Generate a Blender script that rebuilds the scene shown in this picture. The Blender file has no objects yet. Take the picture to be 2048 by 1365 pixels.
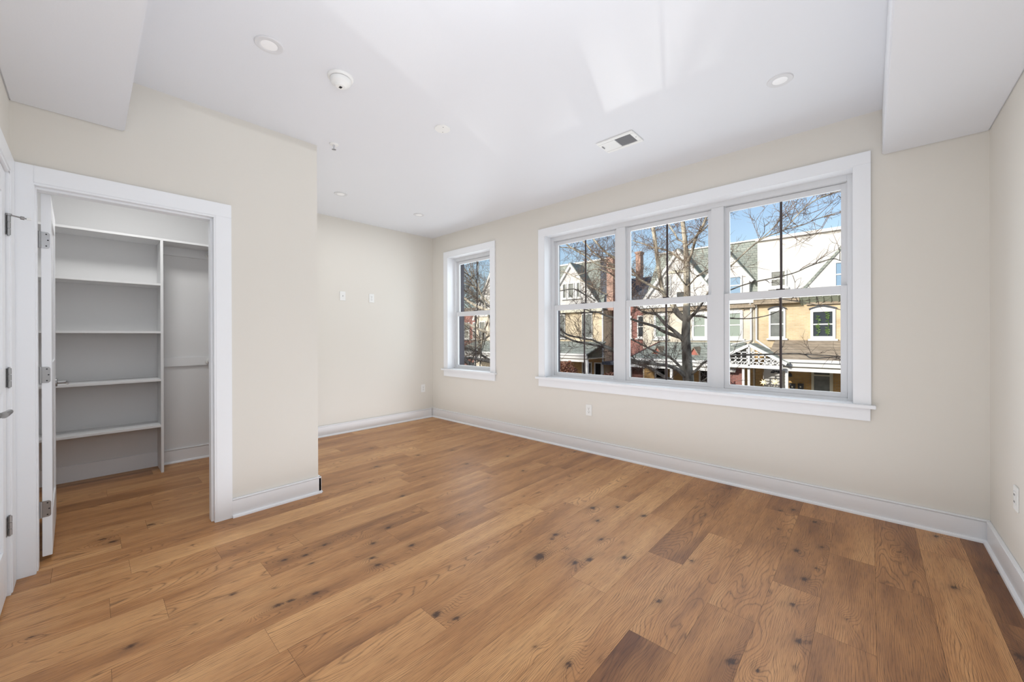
import bpy, bmesh, math, random
import numpy as np
from mathutils import Vector, Matrix

S = bpy.context.scene
COL = S.collection

# ------------------------------------------------------------------ camera
F_PX, YAW, PITCH, ROLL, CAM_H, CY = 779.56, math.radians(42.565), math.radians(-0.08), math.radians(-0.183), 1.2291, 674.41
_fw = Vector((-math.sin(YAW), math.cos(YAW), 0)); _rt = Vector((math.cos(YAW), math.sin(YAW), 0)); _up = Vector((0, 0, 1))
_f2 = _fw * math.cos(PITCH) + _up * math.sin(PITCH); _u2 = _up * math.cos(PITCH) - _fw * math.sin(PITCH)
_r3 = _rt * math.cos(ROLL) + _u2 * math.sin(ROLL); _u3 = _u2 * math.cos(ROLL) - _rt * math.sin(ROLL)
cam = bpy.data.cameras.new('camera'); camo = bpy.data.objects.new('camera', cam); COL.objects.link(camo)
camo.matrix_world = Matrix.Translation((0, 0, CAM_H)) @ Matrix((_r3, _u3, -_f2)).transposed().to_4x4()
cam.sensor_width = 36; cam.lens = F_PX / 2048 * 36; cam.shift_y = -(682.5 - CY) / 2048
cam.clip_start = 0.02; cam.clip_end = 500
S.camera = camo

# ------------------------------------------------------------------ colour management, world, lights
S.view_settings.view_transform = 'Standard'; S.view_settings.look = 'None'
S.view_settings.gamma = 1; S.view_settings.exposure = 0.0; S.view_settings.use_curve_mapping = False
SUN_AZ, SUN_EL = math.radians(19.3), math.radians(24)
w = bpy.data.worlds.new('world'); S.world = w; w.use_nodes = True
nt = w.node_tree; nt.nodes.clear()
sky = nt.nodes.new('ShaderNodeTexSky'); sky.sky_type = 'NISHITA'; sky.sun_disc = False
sky.sun_elevation = SUN_EL; sky.sun_rotation = math.radians(180 + 19.3); sky.air_density = 1.0; sky.dust_density = 1.6; sky.ozone_density = 1.5
bg = nt.nodes.new('ShaderNodeBackground'); bg.inputs['Strength'].default_value = 0.2
wo = nt.nodes.new('ShaderNodeOutputWorld')
hs = nt.nodes.new('ShaderNodeHueSaturation'); hs.inputs['Saturation'].default_value = .88; hs.inputs['Value'].default_value = .95
nt.links.new(sky.outputs[0], hs.inputs['Color']); nt.links.new(hs.outputs[0], bg.inputs[0]); nt.links.new(bg.outputs[0], wo.inputs[0])

def lamp(name, kind, energy, color, loc, target, **kw):
    l = bpy.data.lights.new(name, kind); l.energy = energy; l.color = color
    for k, v in kw.items(): setattr(l, k, v)
    o = bpy.data.objects.new(name, l); COL.objects.link(o); o.location = loc
    o.rotation_euler = (Vector(target) - Vector(loc)).to_track_quat('-Z', 'Y').to_euler()
    return o
sd = Vector((math.sin(SUN_AZ) * math.cos(SUN_EL), math.cos(SUN_AZ) * math.cos(SUN_EL), -math.sin(SUN_EL)))
lamp('sun', 'SUN', 3.5, (1, .95, .87), -sd * 50, (0, 0, 0), angle=math.radians(.5))
# daylight entering through the windows
lamp('window_daylight', 'AREA', 25, (.92, .97, 1.03), (-1.43, 3.776, 1.56), (-1.43, 0, 1.56), shape='RECTANGLE', size=2.6, size_y=1.55)
lamp('window_daylight', 'AREA', 11.5, (.92, .97, 1.03), (-4.126, 3.776, 1.56), (-4.126, 0, 1.56), shape='RECTANGLE', size=.8, size_y=1.55)
# unseen lamps added to fill the room; closet_light stands for a closet fixture
lamp('ceiling_fill', 'AREA', 4.5, (.97, 1, 1.03), (-1.6, 1.7, 2.70), (-1.6, 1.7, 0), shape='RECTANGLE', size=3.2, size_y=2.6)  # added overhead fill, not one of the recessed lights
lamp('floor_fill', 'AREA', 32.5, (.93, .98, 1.06), (-1.35, 1.8, .04), (-1.35, 1.8, 3), shape='RECTANGLE', size=3.2, size_y=2.85)  # added lamp at floor level, brightens ceiling and low walls
lamp('floor_fill', 'AREA', 11, (.93, .98, 1.06), (-3.95, 2.4, .04), (-3.95, 2.4, 3), shape='RECTANGLE', size=1.8, size_y=1.75)  # second added floor-level lamp, for the alcove
lamp('camera_fill', 'AREA', 13, (.93, .985, 1.08), (.2, .0, 1.7), (-2.6, 2.2, 1.5), shape='DISK', size=.9)  # added fill beside the camera, aimed into the room
lamp('upward_fill', 'AREA', 9, (.93, .985, 1.08), (-.5, .5, 1.9), (-.6, .6, 3), shape='DISK', size=.6)  # added lamp aimed up to brighten the ceiling
lamp('closet_light', 'AREA', 12.5, (1, .995, .98), (-4.05, .25, 2.70), (-4.05, .25, 0), shape='DISK', size=.35)
lamp('alcove_fill', 'AREA', 6.5, (.95, .99, 1.05), (-4.1, 2.3, 2.715), (-4.1, 2.3, 0), shape='RECTANGLE', size=.5, size_y=1.4)  # added to brighten the alcove; its recessed lights are unlit
# sun glinting off a windscreen in the street, thrown up through the windows on to the ceiling
lamp('sun_glint', 'SPOT', 4300, (1, .98, .95), (-7.4, 20, -2.9), (-2.15, 3.8, 1.9), spot_size=math.radians(6.2), spot_blend=.3, shadow_soft_size=.12)

# ------------------------------------------------------------------ helpers
def at(u, v, Y):
    """the point on the plane y = Y seen at picture position u, v"""
    d = _f2 + _r3 * ((u - 1024) / F_PX) + _u3 * ((CY - v) / F_PX)
    s = Y / d.y
    return Vector((d.x * s, Y, CAM_H + d.z * s)), s
def link(name, me, m, parent=None):
    o = bpy.data.objects.new(name, me); COL.objects.link(o)
    if m is not None: me.materials.append(m)
    if parent is not None: o.parent = parent
    return o
def tag(o, label, cat, group=None, kind=None):
    if label: o['label'] = label
    if cat: o['category'] = cat
    if group: o['group'] = group
    if kind: o['kind'] = kind
    return o
def empty(name, loc=(0, 0, 0), parent=None):
    o = bpy.data.objects.new(name, None); COL.objects.link(o); o.location = loc; o.empty_display_size = .05
    if parent is not None: o.parent = parent
    return o
class MB:
    """collects geometry for one mesh; coordinates relative to the thing's origin o"""
    def __init__(s, o=(0, 0, 0)): s.v = []; s.f = []; s.o = Vector(o)
    def add(s, vs, fs):
        n = len(s.v); s.v += [tuple(Vector(p) - s.o) for p in vs]; s.f += [tuple(i + n for i in f) for f in fs]; return s
    def box(s, x0, x1, y0, y1, z0, z1):
        x0, x1 = min(x0, x1), max(x0, x1); y0, y1 = min(y0, y1), max(y0, y1); z0, z1 = min(z0, z1), max(z0, z1)
        return s.add([(x0,y0,z0),(x1,y0,z0),(x1,y1,z0),(x0,y1,z0),(x0,y0,z1),(x1,y0,z1),(x1,y1,z1),(x0,y1,z1)],
                     [(0,3,2,1),(4,5,6,7),(0,1,5,4),(1,2,6,5),(2,3,7,6),(3,0,4,7)])
    def prism(s, pts, dvec):
        """closed polygon pts (3d) extruded along dvec"""
        n = len(pts); a = [Vector(p) for p in pts]; b = [p + Vector(dvec) for p in a]
        return s.add(a + b, [tuple(range(n - 1, -1, -1)), tuple(range(n, 2 * n))] + [(i, (i + 1) % n, n + (i + 1) % n, n + i) for i in range(n)])
    def cyl(s, a, b, r0, r1=None, n=16):
        r1 = r0 if r1 is None else r1
        return s.tube([a, b], [r0, r1], n, True)
    def tube(s, P, R, n=8, cap=True):
        P = [Vector(p) for p in P]; vs = []; fs = []; ref = None
        for i, p in enumerate(P):
            d = (P[min(i + 1, len(P) - 1)] - P[max(i - 1, 0)])
            d = d.normalized() if d.length > 1e-9 else Vector((0, 0, 1))
            if ref is None: ref = d.orthogonal().normalized()
            a = (ref - d * ref.dot(d)); a = a.normalized() if a.length > 1e-6 else d.orthogonal().normalized(); ref = a
            b = d.cross(a)
            for k in range(n):
                t = 2 * math.pi * k / n; vs.append(p + (a * math.cos(t) + b * math.sin(t)) * R[i])
        for i in range(len(P) - 1):
            for k in range(n):
                fs.append((i * n + k, i * n + (k + 1) % n, (i + 1) * n + (k + 1) % n, (i + 1) * n + k))
        if cap: fs.append(tuple(range(n - 1, -1, -1))); fs.append(tuple((len(P) - 1) * n + k for k in range(n)))
        return s.add(vs, fs)
    def lathe(s, c, prof, axis='z', n=32, sx=1):
        """profile of (radius, height) revolved about a vertical (or x, y) axis through c"""
        vs = []; fs = []; c = Vector(c)
        for r, h in prof:
            for k in range(n):
                t = 2 * math.pi * k / n; a, b = r * math.cos(t), r * math.sin(t)
                vs.append(c + (Vector((a, b, h)) if axis == 'z' else Vector((h, a, b)) if axis == 'x' else Vector((a, h, b))))
        for i in range(len(prof) - 1):
            for k in range(n): fs.append((i * n + k, i * n + (k + 1) % n, (i + 1) * n + (k + 1) % n, (i + 1) * n + k))
        fs.append(tuple(range(n - 1, -1, -1))); fs.append(tuple((len(prof) - 1) * n + k for k in range(n)))
        return s.add(vs, fs)
    def build(s, name, m, parent=None, bevel=0, smooth=False, loc=None):
        me = bpy.data.meshes.new(name); me.from_pydata(s.v, [], s.f); me.update()
        bm = bmesh.new(); bm.from_mesh(me); bmesh.ops.recalc_face_normals(bm, faces=bm.faces)
        if bevel: bmesh.ops.bevel(bm, geom=bm.edges[:], offset=bevel, segments=2, affect='EDGES', clamp_overlap=True)
        bm.to_mesh(me); bm.free()
        if smooth:
            me.polygons.foreach_set('use_smooth', [True] * len(me.polygons))
            try: me.set_sharp_from_angle(angle=math.radians(40))
            except Exception: pass
        o = link(name, me, m, parent)
        if parent is None: o.location = s.o
        elif loc is not None: o.location = loc
        return o
def struct(name, mb, m, bevel=0):
    o = mb.build(name, m, None, bevel); o['kind'] = 'structure'; return o

# ------------------------------------------------------------------ materials
def mat(name, col, rough=.5, metal=0, bump=0, bscale=40, spec=.5, var=0, vscale=3):
    m = bpy.data.materials.new(name); m.use_nodes = True; t = m.node_tree; p = t.nodes['Principled BSDF']
    p.inputs['Base Color'].default_value = (*col, 1); p.inputs['Roughness'].default_value = rough
    p.inputs['Metallic'].default_value = metal; p.inputs['Specular IOR Level'].default_value = spec
    tc = t.nodes.new('ShaderNodeTexCoord')
    if bump:
        n = t.nodes.new('ShaderNodeTexNoise'); n.inputs['Scale'].default_value = bscale; n.inputs['Detail'].default_value = 3
        b = t.nodes.new('ShaderNodeBump'); b.inputs['Strength'].default_value = bump; b.inputs['Distance'].default_value = .002
        t.links.new(tc.outputs['Object'], n.inputs['Vector']); t.links.new(n.outputs['Fac'], b.inputs['Height']); t.links.new(b.outputs[0], p.inputs['Normal'])
    if var:
        n = t.nodes.new('ShaderNodeTexNoise'); n.inputs['Scale'].default_value = vscale; n.inputs['Detail'].default_value = 5
        r = t.nodes.new('ShaderNodeMapRange'); r.inputs[1].default_value = .3; r.inputs[2].default_value = .7; r.inputs[3].default_value = 1 - var; r.inputs[4].default_value = 1 + var
        h = t.nodes.new('ShaderNodeHueSaturation'); h.inputs['Color'].default_value = (*col, 1)
        t.links.new(tc.outputs['Object'], n.inputs['Vector']); t.links.new(n.outputs['Fac'], r.inputs[0]); t.links.new(r.outputs[0], h.inputs['Value']); t.links.new(h.outputs[0], p.inputs['Base Color'])
    return m
def srgb(r, g, b):
    f = lambda c: (c / 255) / 12.92 if c <= 10 else (((c / 255) + .055) / 1.055) ** 2.4
    return (f(r), f(g), f(b))
M = {}
M['wall'] = mat('wall_paint', (.72, .688, .628), .75, bump=.12, bscale=180)
M['ceil'] = mat('ceiling_paint', (.745, .757, .785), .55, bump=.1, bscale=160)
M['trim'] = mat('trim_paint', (.845, .86, .88), .35, spec=.4)
M['closet'] = mat('closet_paint', (.74, .74, .74), .7, bump=.1, bscale=150)
M['shelf'] = mat('shelf_white', (.78, .785, .79), .45)
M['vinyl'] = mat('window_vinyl', (.70, .708, .72), .35)
M['reveal'] = mat('grey_exterior_trim', (.17, .15, .165), .8)
M['bar'] = mat('bronze_grid_bar', (.035, .022, .022), .4)
M['steel'] = mat('brushed_nickel', (.33, .33, .33), .35, .9)
M['dark'] = mat('dark_gap', (.02, .02, .02), .8)
M['plastic'] = mat('white_plastic', (.82, .82, .80), .35)
M['lens'] = mat('light_lens', (.9, .9, .9), .3)
M['ring'] = mat('light_trim_ring', (.68, .68, .69), .45)
M['grille'] = mat('grille_grey', (.30, .30, .31), .6)
def glass_mat():
    m = bpy.data.materials.new('window_glass'); m.use_nodes = True; t = m.node_tree; t.nodes.clear()
    o = t.nodes.new('ShaderNodeOutputMaterial'); a = t.nodes.new('ShaderNodeBsdfTransparent'); g = t.nodes.new('ShaderNodeBsdfGlossy'); x = t.nodes.new('ShaderNodeMixShader')
    g.inputs['Roughness'].default_value = .02; a.inputs[0].default_value = (.97, .985, .98, 1)
    fr = t.nodes.new('ShaderNodeFresnel'); fr.inputs[0].default_value = 1.12
    t.links.new(fr.outputs[0], x.inputs[0]); t.links.new(a.outputs[0], x.inputs[1]); t.links.new(g.outputs[0], x.inputs[2]); t.links.new(x.outputs[0], o.inputs[0])
    return m
M['glass'] = glass_mat()
def brick_mat(name, c1, c2, mortar, bw=.22, bh=.075, ms=.012, rough=.85, var=.18):
    m = bpy.data.materials.new(name); m.use_nodes = True; t = m.node_tree; p = t.nodes['Principled BSDF']; p.inputs['Roughness'].default_value = rough
    tc = t.nodes.new('ShaderNodeTexCoord'); sp = t.nodes.new('ShaderNodeSeparateXYZ'); cb = t.nodes.new('ShaderNodeCombineXYZ'); br = t.nodes.new('ShaderNodeTexBrick')
    ad = t.nodes.new('ShaderNodeMath'); ad.operation = 'ADD'
    br.inputs['Scale'].default_value = 1; br.inputs['Brick Width'].default_value = bw; br.inputs['Row Height'].default_value = bh; br.inputs['Mortar Size'].default_value = ms
    br.inputs['Color1'].default_value = (*c1, 1); br.inputs['Color2'].default_value = (*c2, 1); br.inputs['Mortar'].default_value = (*mortar, 1)
    n = t.nodes.new('ShaderNodeTexNoise'); n.inputs['Scale'].default_value = 1.3; n.inputs['Detail'].default_value = 6
    r = t.nodes.new('ShaderNodeMapRange'); r.inputs[1].default_value = .3; r.inputs[2].default_value = .7; r.inputs[3].default_value = 1 - var; r.inputs[4].default_value = 1 + var
    h = t.nodes.new('ShaderNodeHueSaturation')
    L = t.links.new
    L(tc.outputs['Object'], sp.inputs[0]); L(sp.outputs[0], ad.inputs[0]); L(sp.outputs[1], ad.inputs[1]); L(ad.outputs[0], cb.inputs[0]); L(sp.outputs[2], cb.inputs[1]); L(cb.outputs[0], br.inputs['Vector'])
    L(tc.outputs['Object'], n.inputs['Vector']); L(n.outputs['Fac'], r.inputs[0]); L(br.outputs['Color'], h.inputs['Color']); L(r.outputs[0], h.inputs['Value']); L(h.outputs[0], p.inputs['Base Color'])
    return m
M['brick_yellow'] = brick_mat('yellow_brick', (.70, .54, .34), (.62, .46, .27), (.62, .52, .38))
M['brick_cream'] = brick_mat('cream_painted_brick', (.76, .68, .56), (.71, .62, .50), (.68, .60, .50))
M['brick_ochre'] = brick_mat('ochre_brick', (.62, .36, .12), (.50, .28, .09), (.45, .34, .2))
M['brick_red'] = brick_mat('red_brick', (.34, .13, .10), (.26, .09, .08), (.30, .2, .18))
M['brick_tan'] = brick_mat('tan_brick', (.74, .61, .44), (.68, .54, .37), (.64, .54, .4))
M['shingle_grey'] = brick_mat('grey_green_shingles', (.27, .30, .27), (.36, .38, .34), (.16, .17, .16), .3, .14, .012)
M['shingle_tan'] = brick_mat('brown_shingles', (.34, .27, .20), (.42, .34, .26), (.22, .18, .14), .3, .12, .01)
M['shingle_dark'] = brick_mat('dark_slate', (.09, .10, .13), (.13, .14, .17), (.05, .05, .06), .3, .14, .012)
M['stucco'] = mat('white_stucco', (.68, .665, .65), .9, var=.05, vscale=2)
M['siding'] = brick_mat('white_siding', (.70, .68, .67), (.66, .64, .63), (.52, .51, .50), 6, .14, .008, var=.05)
M['out_white'] = mat('exterior_white_paint', (.78, .77, .76), .6)
M['out_cream'] = mat('exterior_cream_paint', (.66, .62, .50), .6)
M['out_green'] = mat('soffit_green', (.38, .42, .34), .7)
M['out_red'] = mat('red_paint', (.48, .15, .11), .6)
M['blind'] = mat('pale_green_blind', (.30, .35, .30), .5)
M['pane_dark'] = mat('dark_window_glass', (.05, .06, .07), .08, spec=.6)
M['pane_blue'] = mat('painted_sky_glass', (.17, .30, .46), .12)  # sky reflection put into the base colour
M['pane_grey'] = mat('grey_window_glass', (.20, .21, .20), .2, var=.2, vscale=4)
M['downspout'] = mat('white_downspout', (.80, .79, .78), .5)
M['leaf'] = mat('house_plant_leaf', (.11, .19, .05), .5)
M['ground'] = mat('street_asphalt', (.16, .16, .16), .9, var=.15)
M['grass'] = mat('winter_lawn', (.22, .22, .12), .95, var=.25, vscale=5)
M['concrete'] = mat('concrete_walk', (.46, .44, .41), .9, var=.08)
M['hedge'] = mat('winter_hedge', (.40, .20, .13), .9, var=.35, vscale=8)
M['brick_orange'] = brick_mat('orange_brick', (.50, .29, .23), (.42, .23, .18), (.45, .34, .28))
M['ext'] = M['brick_red']
M['mail'] = mat('black_mailbox', (.05, .05, .055), .4)
def glow(name, col, s):
    m = bpy.data.materials.new(name); m.use_nodes = True; p = m.node_tree.nodes['Principled BSDF']
    p.inputs['Base Color'].default_value = (*col, 1); p.inputs['Emission Color'].default_value = (*col, 1); p.inputs['Emission Strength'].default_value = s
    return m
M['star'] = glow('lit_star_paper', (1, .82, .5), .9)
def bark_mat():
    m = bpy.data.materials.new('bark'); m.use_nodes = True; t = m.node_tree; p = t.nodes['Principled BSDF']; p.inputs['Roughness'].default_value = .9
    tc = t.nodes.new('ShaderNodeTexCoord'); mp = t.nodes.new('ShaderNodeMapping'); mp.inputs['Scale'].default_value = (9, 9, 3)
    n = t.nodes.new('ShaderNodeTexNoise'); n.inputs['Scale'].default_value = 1; n.inputs['Detail'].default_value = 6
    c = t.nodes.new('ShaderNodeValToRGB'); c.color_ramp.elements[0].position = .32; c.color_ramp.elements[0].color = (.13, .10, .075, 1); c.color_ramp.elements[1].position = .62; c.color_ramp.elements[1].color = (.68, .60, .47, 1)
    b = t.nodes.new('ShaderNodeBump'); b.inputs['Strength'].default_value = .5; b.inputs['Distance'].default_value = .02
    L = t.links.new; L(tc.outputs['Object'], mp.inputs[0]); L(mp.outputs[0], n.inputs['Vector']); L(n.outputs['Fac'], c.inputs[0]); L(c.outputs[0], p.inputs['Base Color']); L(n.outputs['Fac'], b.inputs['Height']); L(b.outputs[0], p.inputs['Normal'])
    return m
M['bark'] = bark_mat()
M['twig'] = mat('twig_bark', (.26, .18, .13), .9)

# wooden floor: per-board values come from mesh attributes, the grain is drawn in the shader
def floor_mat():
    m = bpy.data.materials.new('oak_floor'); m.use_nodes = True; t = m.node_tree; p = t.nodes['Principled BSDF']; N = t.nodes.new; L = t.links.new
    def attr(n): a = N('ShaderNodeAttribute'); a.attribute_name = n; return a.outputs['Fac']
    def math_(op, a, b=None, c=None):
        x = N('ShaderNodeMath'); x.operation = op
        for i, q in enumerate((a, b, c)):
            if q is None: continue
            if isinstance(q, (int, float)): x.inputs[i].default_value = q
            else: L(q, x.inputs[i])
        return x.outputs[0]
    g, tone, knot, rnd, seam = attr('grain'), attr('tone'), attr('knot'), attr('rnd'), attr('seam')
    tc = N('ShaderNodeTexCoord'); sp = N('ShaderNodeSeparateXYZ'); L(tc.outputs['Object'], sp.inputs[0])
    cb = N('ShaderNodeCombineXYZ'); L(math_('MULTIPLY', sp.outputs[0], 420), cb.inputs[0]); L(math_('MULTIPLY', sp.outputs[1], 11), cb.inputs[1]); L(math_('MULTIPLY', rnd, 50), cb.inputs[2])
    pore = N('ShaderNodeTexNoise'); pore.inputs['Scale'].default_value = 1; pore.inputs['Detail'].default_value = 3; pore.inputs['Roughness'].default_value = .6; L(cb.outputs[0], pore.inputs['Vector'])
    cb2 = N('ShaderNodeCombineXYZ'); L(math_('MULTIPLY', sp.outputs[0], 22), cb2.inputs[0]); L(math_('MULTIPLY', sp.outputs[1], 5), cb2.inputs[1]); L(math_('MULTIPLY', rnd, 31), cb2.inputs[2])
    wob = N('ShaderNodeTexNoise'); wob.inputs['Scale'].default_value = 1; wob.inputs['Detail'].default_value = 4; L(cb2.outputs[0], wob.inputs['Vector'])
    cb3 = N('ShaderNodeCombineXYZ'); L(math_('MULTIPLY', sp.outputs[0], 9), cb3.inputs[0]); L(math_('MULTIPLY', sp.outputs[1], 1.2), cb3.inputs[1]); L(math_('MULTIPLY', rnd, 17), cb3.inputs[2])
    blot = N('ShaderNodeTexNoise'); blot.inputs['Scale'].default_value = 1; blot.inputs['Detail'].default_value = 3; L(cb3.outputs[0], blot.inputs['Vector'])
    gg = math_('ADD', math_('MULTIPLY', g, 1.8), math_('MULTIPLY', wob.outputs['Fac'], 1.3))
    fr = math_('FRACT', gg)
    line = math_('POWER', math_('ABSOLUTE', math_('SUBTRACT', math_('MULTIPLY', fr, 2), 1)), 5.0)      # thin dark latewood lines
    cr = N('ShaderNodeValToRGB'); e = cr.color_ramp.elements
    e[0].position = 0; e[0].color = (*srgb(112, 70, 41), 1); e[1].position = 1; e[1].color = (*srgb(218, 168, 114), 1)
    e2 = cr.color_ramp.elements.new(.5); e2.color = (*srgb(181, 129, 81), 1)
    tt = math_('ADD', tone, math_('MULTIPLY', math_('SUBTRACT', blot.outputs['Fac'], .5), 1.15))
    tt = math_('ADD', tt, math_('MULTIPLY', math_('SUBTRACT', wob.outputs['Fac'], .5), .35))
    L(tt, cr.inputs[0])
    dk = math_('MULTIPLY', line, math_('ADD', .22, math_('MULTIPLY', blot.outputs['Fac'], .5)))
    dk = math_('ADD', dk, math_('MULTIPLY', math_('MAXIMUM', math_('SUBTRACT', pore.outputs['Fac'], .48), 0), 2.2))
    dk = math_('ADD', dk, math_('MULTIPLY', knot, .95)); dk = math_('ADD', dk, math_('MULTIPLY', seam, .5))
    dk = math_('MINIMUM', dk, .93)
    mx = N('ShaderNodeMix'); mx.data_type = 'RGBA'; mx.inputs[7].default_value = (*srgb(50, 26, 16), 1)
    L(dk, mx.inputs[0]); L(cr.outputs[0], mx.inputs[6]); L(mx.outputs[2], p.inputs['Base Color'])
    p.inputs['Roughness'].default_value = .36; p.inputs['Specular IOR Level'].default_value = .35
    rr = math_('ADD', .33, math_('MULTIPLY', wob.outputs['Fac'], .12)); L(rr, p.inputs['Roughness'])
    b = N('ShaderNodeBump'); b.inputs['Strength'].default_value = .25; b.inputs['Distance'].default_value = .001
    L(math_('SUBTRACT', 1, dk), b.inputs['Height']); L(b.outputs[0], p.inputs['Normal'])
    return m

# ------------------------------------------------------------------ room dimensions
H = 2.74; W = 3.595; XL = -4.961; XR = .52; XC = -3.21; YC = 1.228; YL = -.2655; XB = -5.03
ZS = 2.433

# ------------------------------------------------------------------ floor
KNOTS = [(-2.18, 1.146), (-2.038, 1.065), (-2.286, 1.307), (-1.989, 1.286), (-1.956, 1.052), (-1.438, 1.954), (-1.418, 1.898), (-1.357, 1.699), (-1.18, 1.782), (-1.135, 1.862), (-1.335, 2.29), (-1.199, 2.097), (-1.463, 2.44), (-1.338, 2.571), (-1.139, 2.566), (-1.414, 1.039), (-1.331, 1.082), (-1.004, 2.008), (-0.723, 1.784), (-0.832, 1.214), (-0.311, 2.735), (-0.208, 2.878), (-0.27, 3.233), (-0.245, 2.439), (0.299, 2.845), (-0.262, 2.173), (-0.212, 1.928), (-0.39, 1.634), (-0.426, 2.963), (-0.467, 3.28), (-0.4, 3.361), (0.294, 3.497), (0.487, 3.17), (0.416, 2.405), (0.12, 3.106), (-0.079, 2.214), (-2.169, 0.112), (-2.246, 0.465), (-1.991, 0.636), (-1.96, 0.738), (-2.343, 0.824), (-2.376, 0.944), (-2.378, 0.73), (-2.0, 0.585), (-3.359, 0.099), (-2.149, 0.618), (-3.448, 0.058), (-3.479, 0.275), (-3.111, 1.609), (-2.865, 2.468), (-4.051, 2.115), (-3.444, 1.846), (-3.448, 2.313), (-3.973, 2.567), (-3.331, 2.664), (-2.338, 2.689), (-2.315, 3.499), (-2.737, 2.909), (-2.659, 1.637), (-2.281, 1.299)]
BIG = {7: 2.2, 14: 1.3, 15: 1.5, 28: .4, 34: .3, 35: .3, 20: 1.4, 45: .3, 44: 1.2, 46: 1.2, 8: 1.3, 9: 1.2, 12: 1.5}
JOINTS = [(-.08, 2.829), (-.26, 2.318), (-.08, 2.038), (.11, 2.655), (-.45, 1.926), (-1.4, 1.018), (-1.02, 1.668), (-.64, 1.528), (-1.2, 1.82), (-.82, 2.156), (-2.0, 1.538), (-1.97, 1.93), (-1.77, 2.17), (-2.19, 1.27), (-1.57, 2.39), (-2.55, .065), (-2.36, .237), (-3.11, -.13), (-3.3, .131), (-2.94, .15), (-2.37, .635), (-2.53, .858), (-2.72, .5), (-3.85, 2.328), (-2.74, 2.56), (-2.49, 2.43), (-3.08, 1.93), (-2.9, 1.83), (-2.13, 2.98), (-1.39, 2.706)]
def make_floor():
    rg = np.random.default_rng(11)
    def vnoise(x, y, seed):
        r = np.random.default_rng(seed).random((64, 64)); xi = np.floor(x).astype(int); yi = np.floor(y).astype(int); fx = x - xi; fy = y - yi
        fx = fx * fx * (3 - 2 * fx); fy = fy * fy * (3 - 2 * fy)
        q = lambda a, b: r[a % 64, b % 64]
        return (q(xi, yi) * (1 - fx) + q(xi + 1, yi) * fx) * (1 - fy) + (q(xi, yi + 1) * (1 - fx) + q(xi + 1, yi + 1) * fx) * fy
    X0, X1, Y0, Y1, P, OFF = -5.1, .56, -1.1, 3.62, .19, .398
    V = []; FA = []; A = {k: [] for k in ('grain', 'tone', 'knot', 'rnd', 'seam')}; nv = 0
    i0 = int(math.floor((X0 - OFF) / P)); i1 = int(math.ceil((X1 - OFF) / P))
    for i in range(i0, i1):
        xa, xb = max(OFF + i * P, X0), min(OFF + (i + 1) * P, X1)
        if xb - xa < .01: continue
        js = sorted(y for x, y in JOINTS if xa < x < xb)
        full = list(js); lo = js[0] if js else Y0 + rg.random() * 1.5; hi = js[-1] if js else lo
        if not js: full = [lo]
        while lo > Y0: lo -= .9 + rg.random() * 1.0; full.append(lo)
        while hi < Y1: hi += .9 + rg.random() * 1.0; full.append(hi)
        ys = sorted(y for y in full if Y0 + .05 < y < Y1 - .05); ys = [Y0] + ys + [Y1]
        for a, b in zip(ys[:-1], ys[1:]):
            nx = max(2, int(round((xb - xa) / .0095)) + 1); ny = max(2, int(round((b - a) / .014)) + 1)
            x = np.linspace(xa + .0004, xb - .0004, nx); y = np.linspace(a + .0004, b - .0004, ny)
            XX, YY = np.meshgrid(x, y)
            xm = (xa + xb) / 2; s = int(rg.integers(1, 1e6)); rnd = rg.random(); tone = .40 + rg.random() * .38 - (.16 if xm > -.9 else 0)  # right-hand boards toned darker for the shade below the window
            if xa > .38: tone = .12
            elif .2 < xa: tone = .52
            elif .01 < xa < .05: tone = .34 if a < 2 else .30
            x0 = xm + (rg.random() - .5) * .22; y0 = a + (b - a) * rg.random()
            kind = rg.random()
            if kind < .5:      # cathedral arches
                g = ((XX - x0) ** 2) * (260 + rg.random() * 260) + (YY - y0) * (1.5 + rg.random() * 3) * (1 if rg.random() < .5 else -1)
            else:
                g = (XX - x0) * (50 + rg.random() * 60) + (YY - y0) * (rg.random() - .5) * 1.6
            g = g + 4.2 * vnoise(XX * 9 + s % 50, YY * 1.5 + s % 37, s) + 1.6 * vnoise(XX * 22 + s % 50, YY * 6, s + 1)
            kn = np.zeros_like(XX)
            ks = [(k, KNOTS[k]) for k in range(len(KNOTS)) if xa <= KNOTS[k][0] < xb and a <= KNOTS[k][1] < b]
            for _ in range(rg.poisson((b - a) * .35)):
                ks.append((-1, (xa + rg.random() * (xb - xa), a + rg.random() * (b - a))))
            for k, (kx, ky) in ks:
                sz = (BIG.get(k, 1.0) if k >= 0 else .45) * (.8 + .4 * rg.random())
                dx = XX - kx; dy = YY - ky; ang = (rg.random() - .5) * .8
                dx, dy = dx * math.cos(ang) + dy * math.sin(ang), -dx * math.sin(ang) + dy * math.cos(ang)
                rr = np.sqrt((dx / .011) ** 2 + (dy / .016) ** 2) / sz * (1 + .35 * (vnoise(XX * 70, YY * 70, s + 5) - .5))
                kn = np.maximum(kn, np.clip(1.5 - rr, 0, 1)); kn = np.maximum(kn, .28 * np.exp(-(rr / 3.2) ** 2))
                g = g + (3.5 * sz + 1) * np.exp(-((dx / (.035 * (.6 + sz * .5))) ** 2 + (dy / (.10 * (.6 + sz * .5))) ** 2))
            n = XX.size
            V.append(np.stack([XX.ravel(), YY.ravel(), np.zeros(n)], 1))
            id_ = np.arange(n).reshape(XX.shape) + nv
            FA.append(np.stack([id_[:-1, :-1], id_[:-1, 1:], id_[1:, 1:], id_[1:, :-1]], -1).reshape(-1, 4))
            edge = np.zeros_like(XX)
            A['grain'].append(g.ravel()); A['tone'].append(np.full(n, tone)); A['knot'].append(kn.ravel()); A['rnd'].append(np.full(n, rnd)); A['seam'].append(edge.ravel()); nv += n
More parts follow.
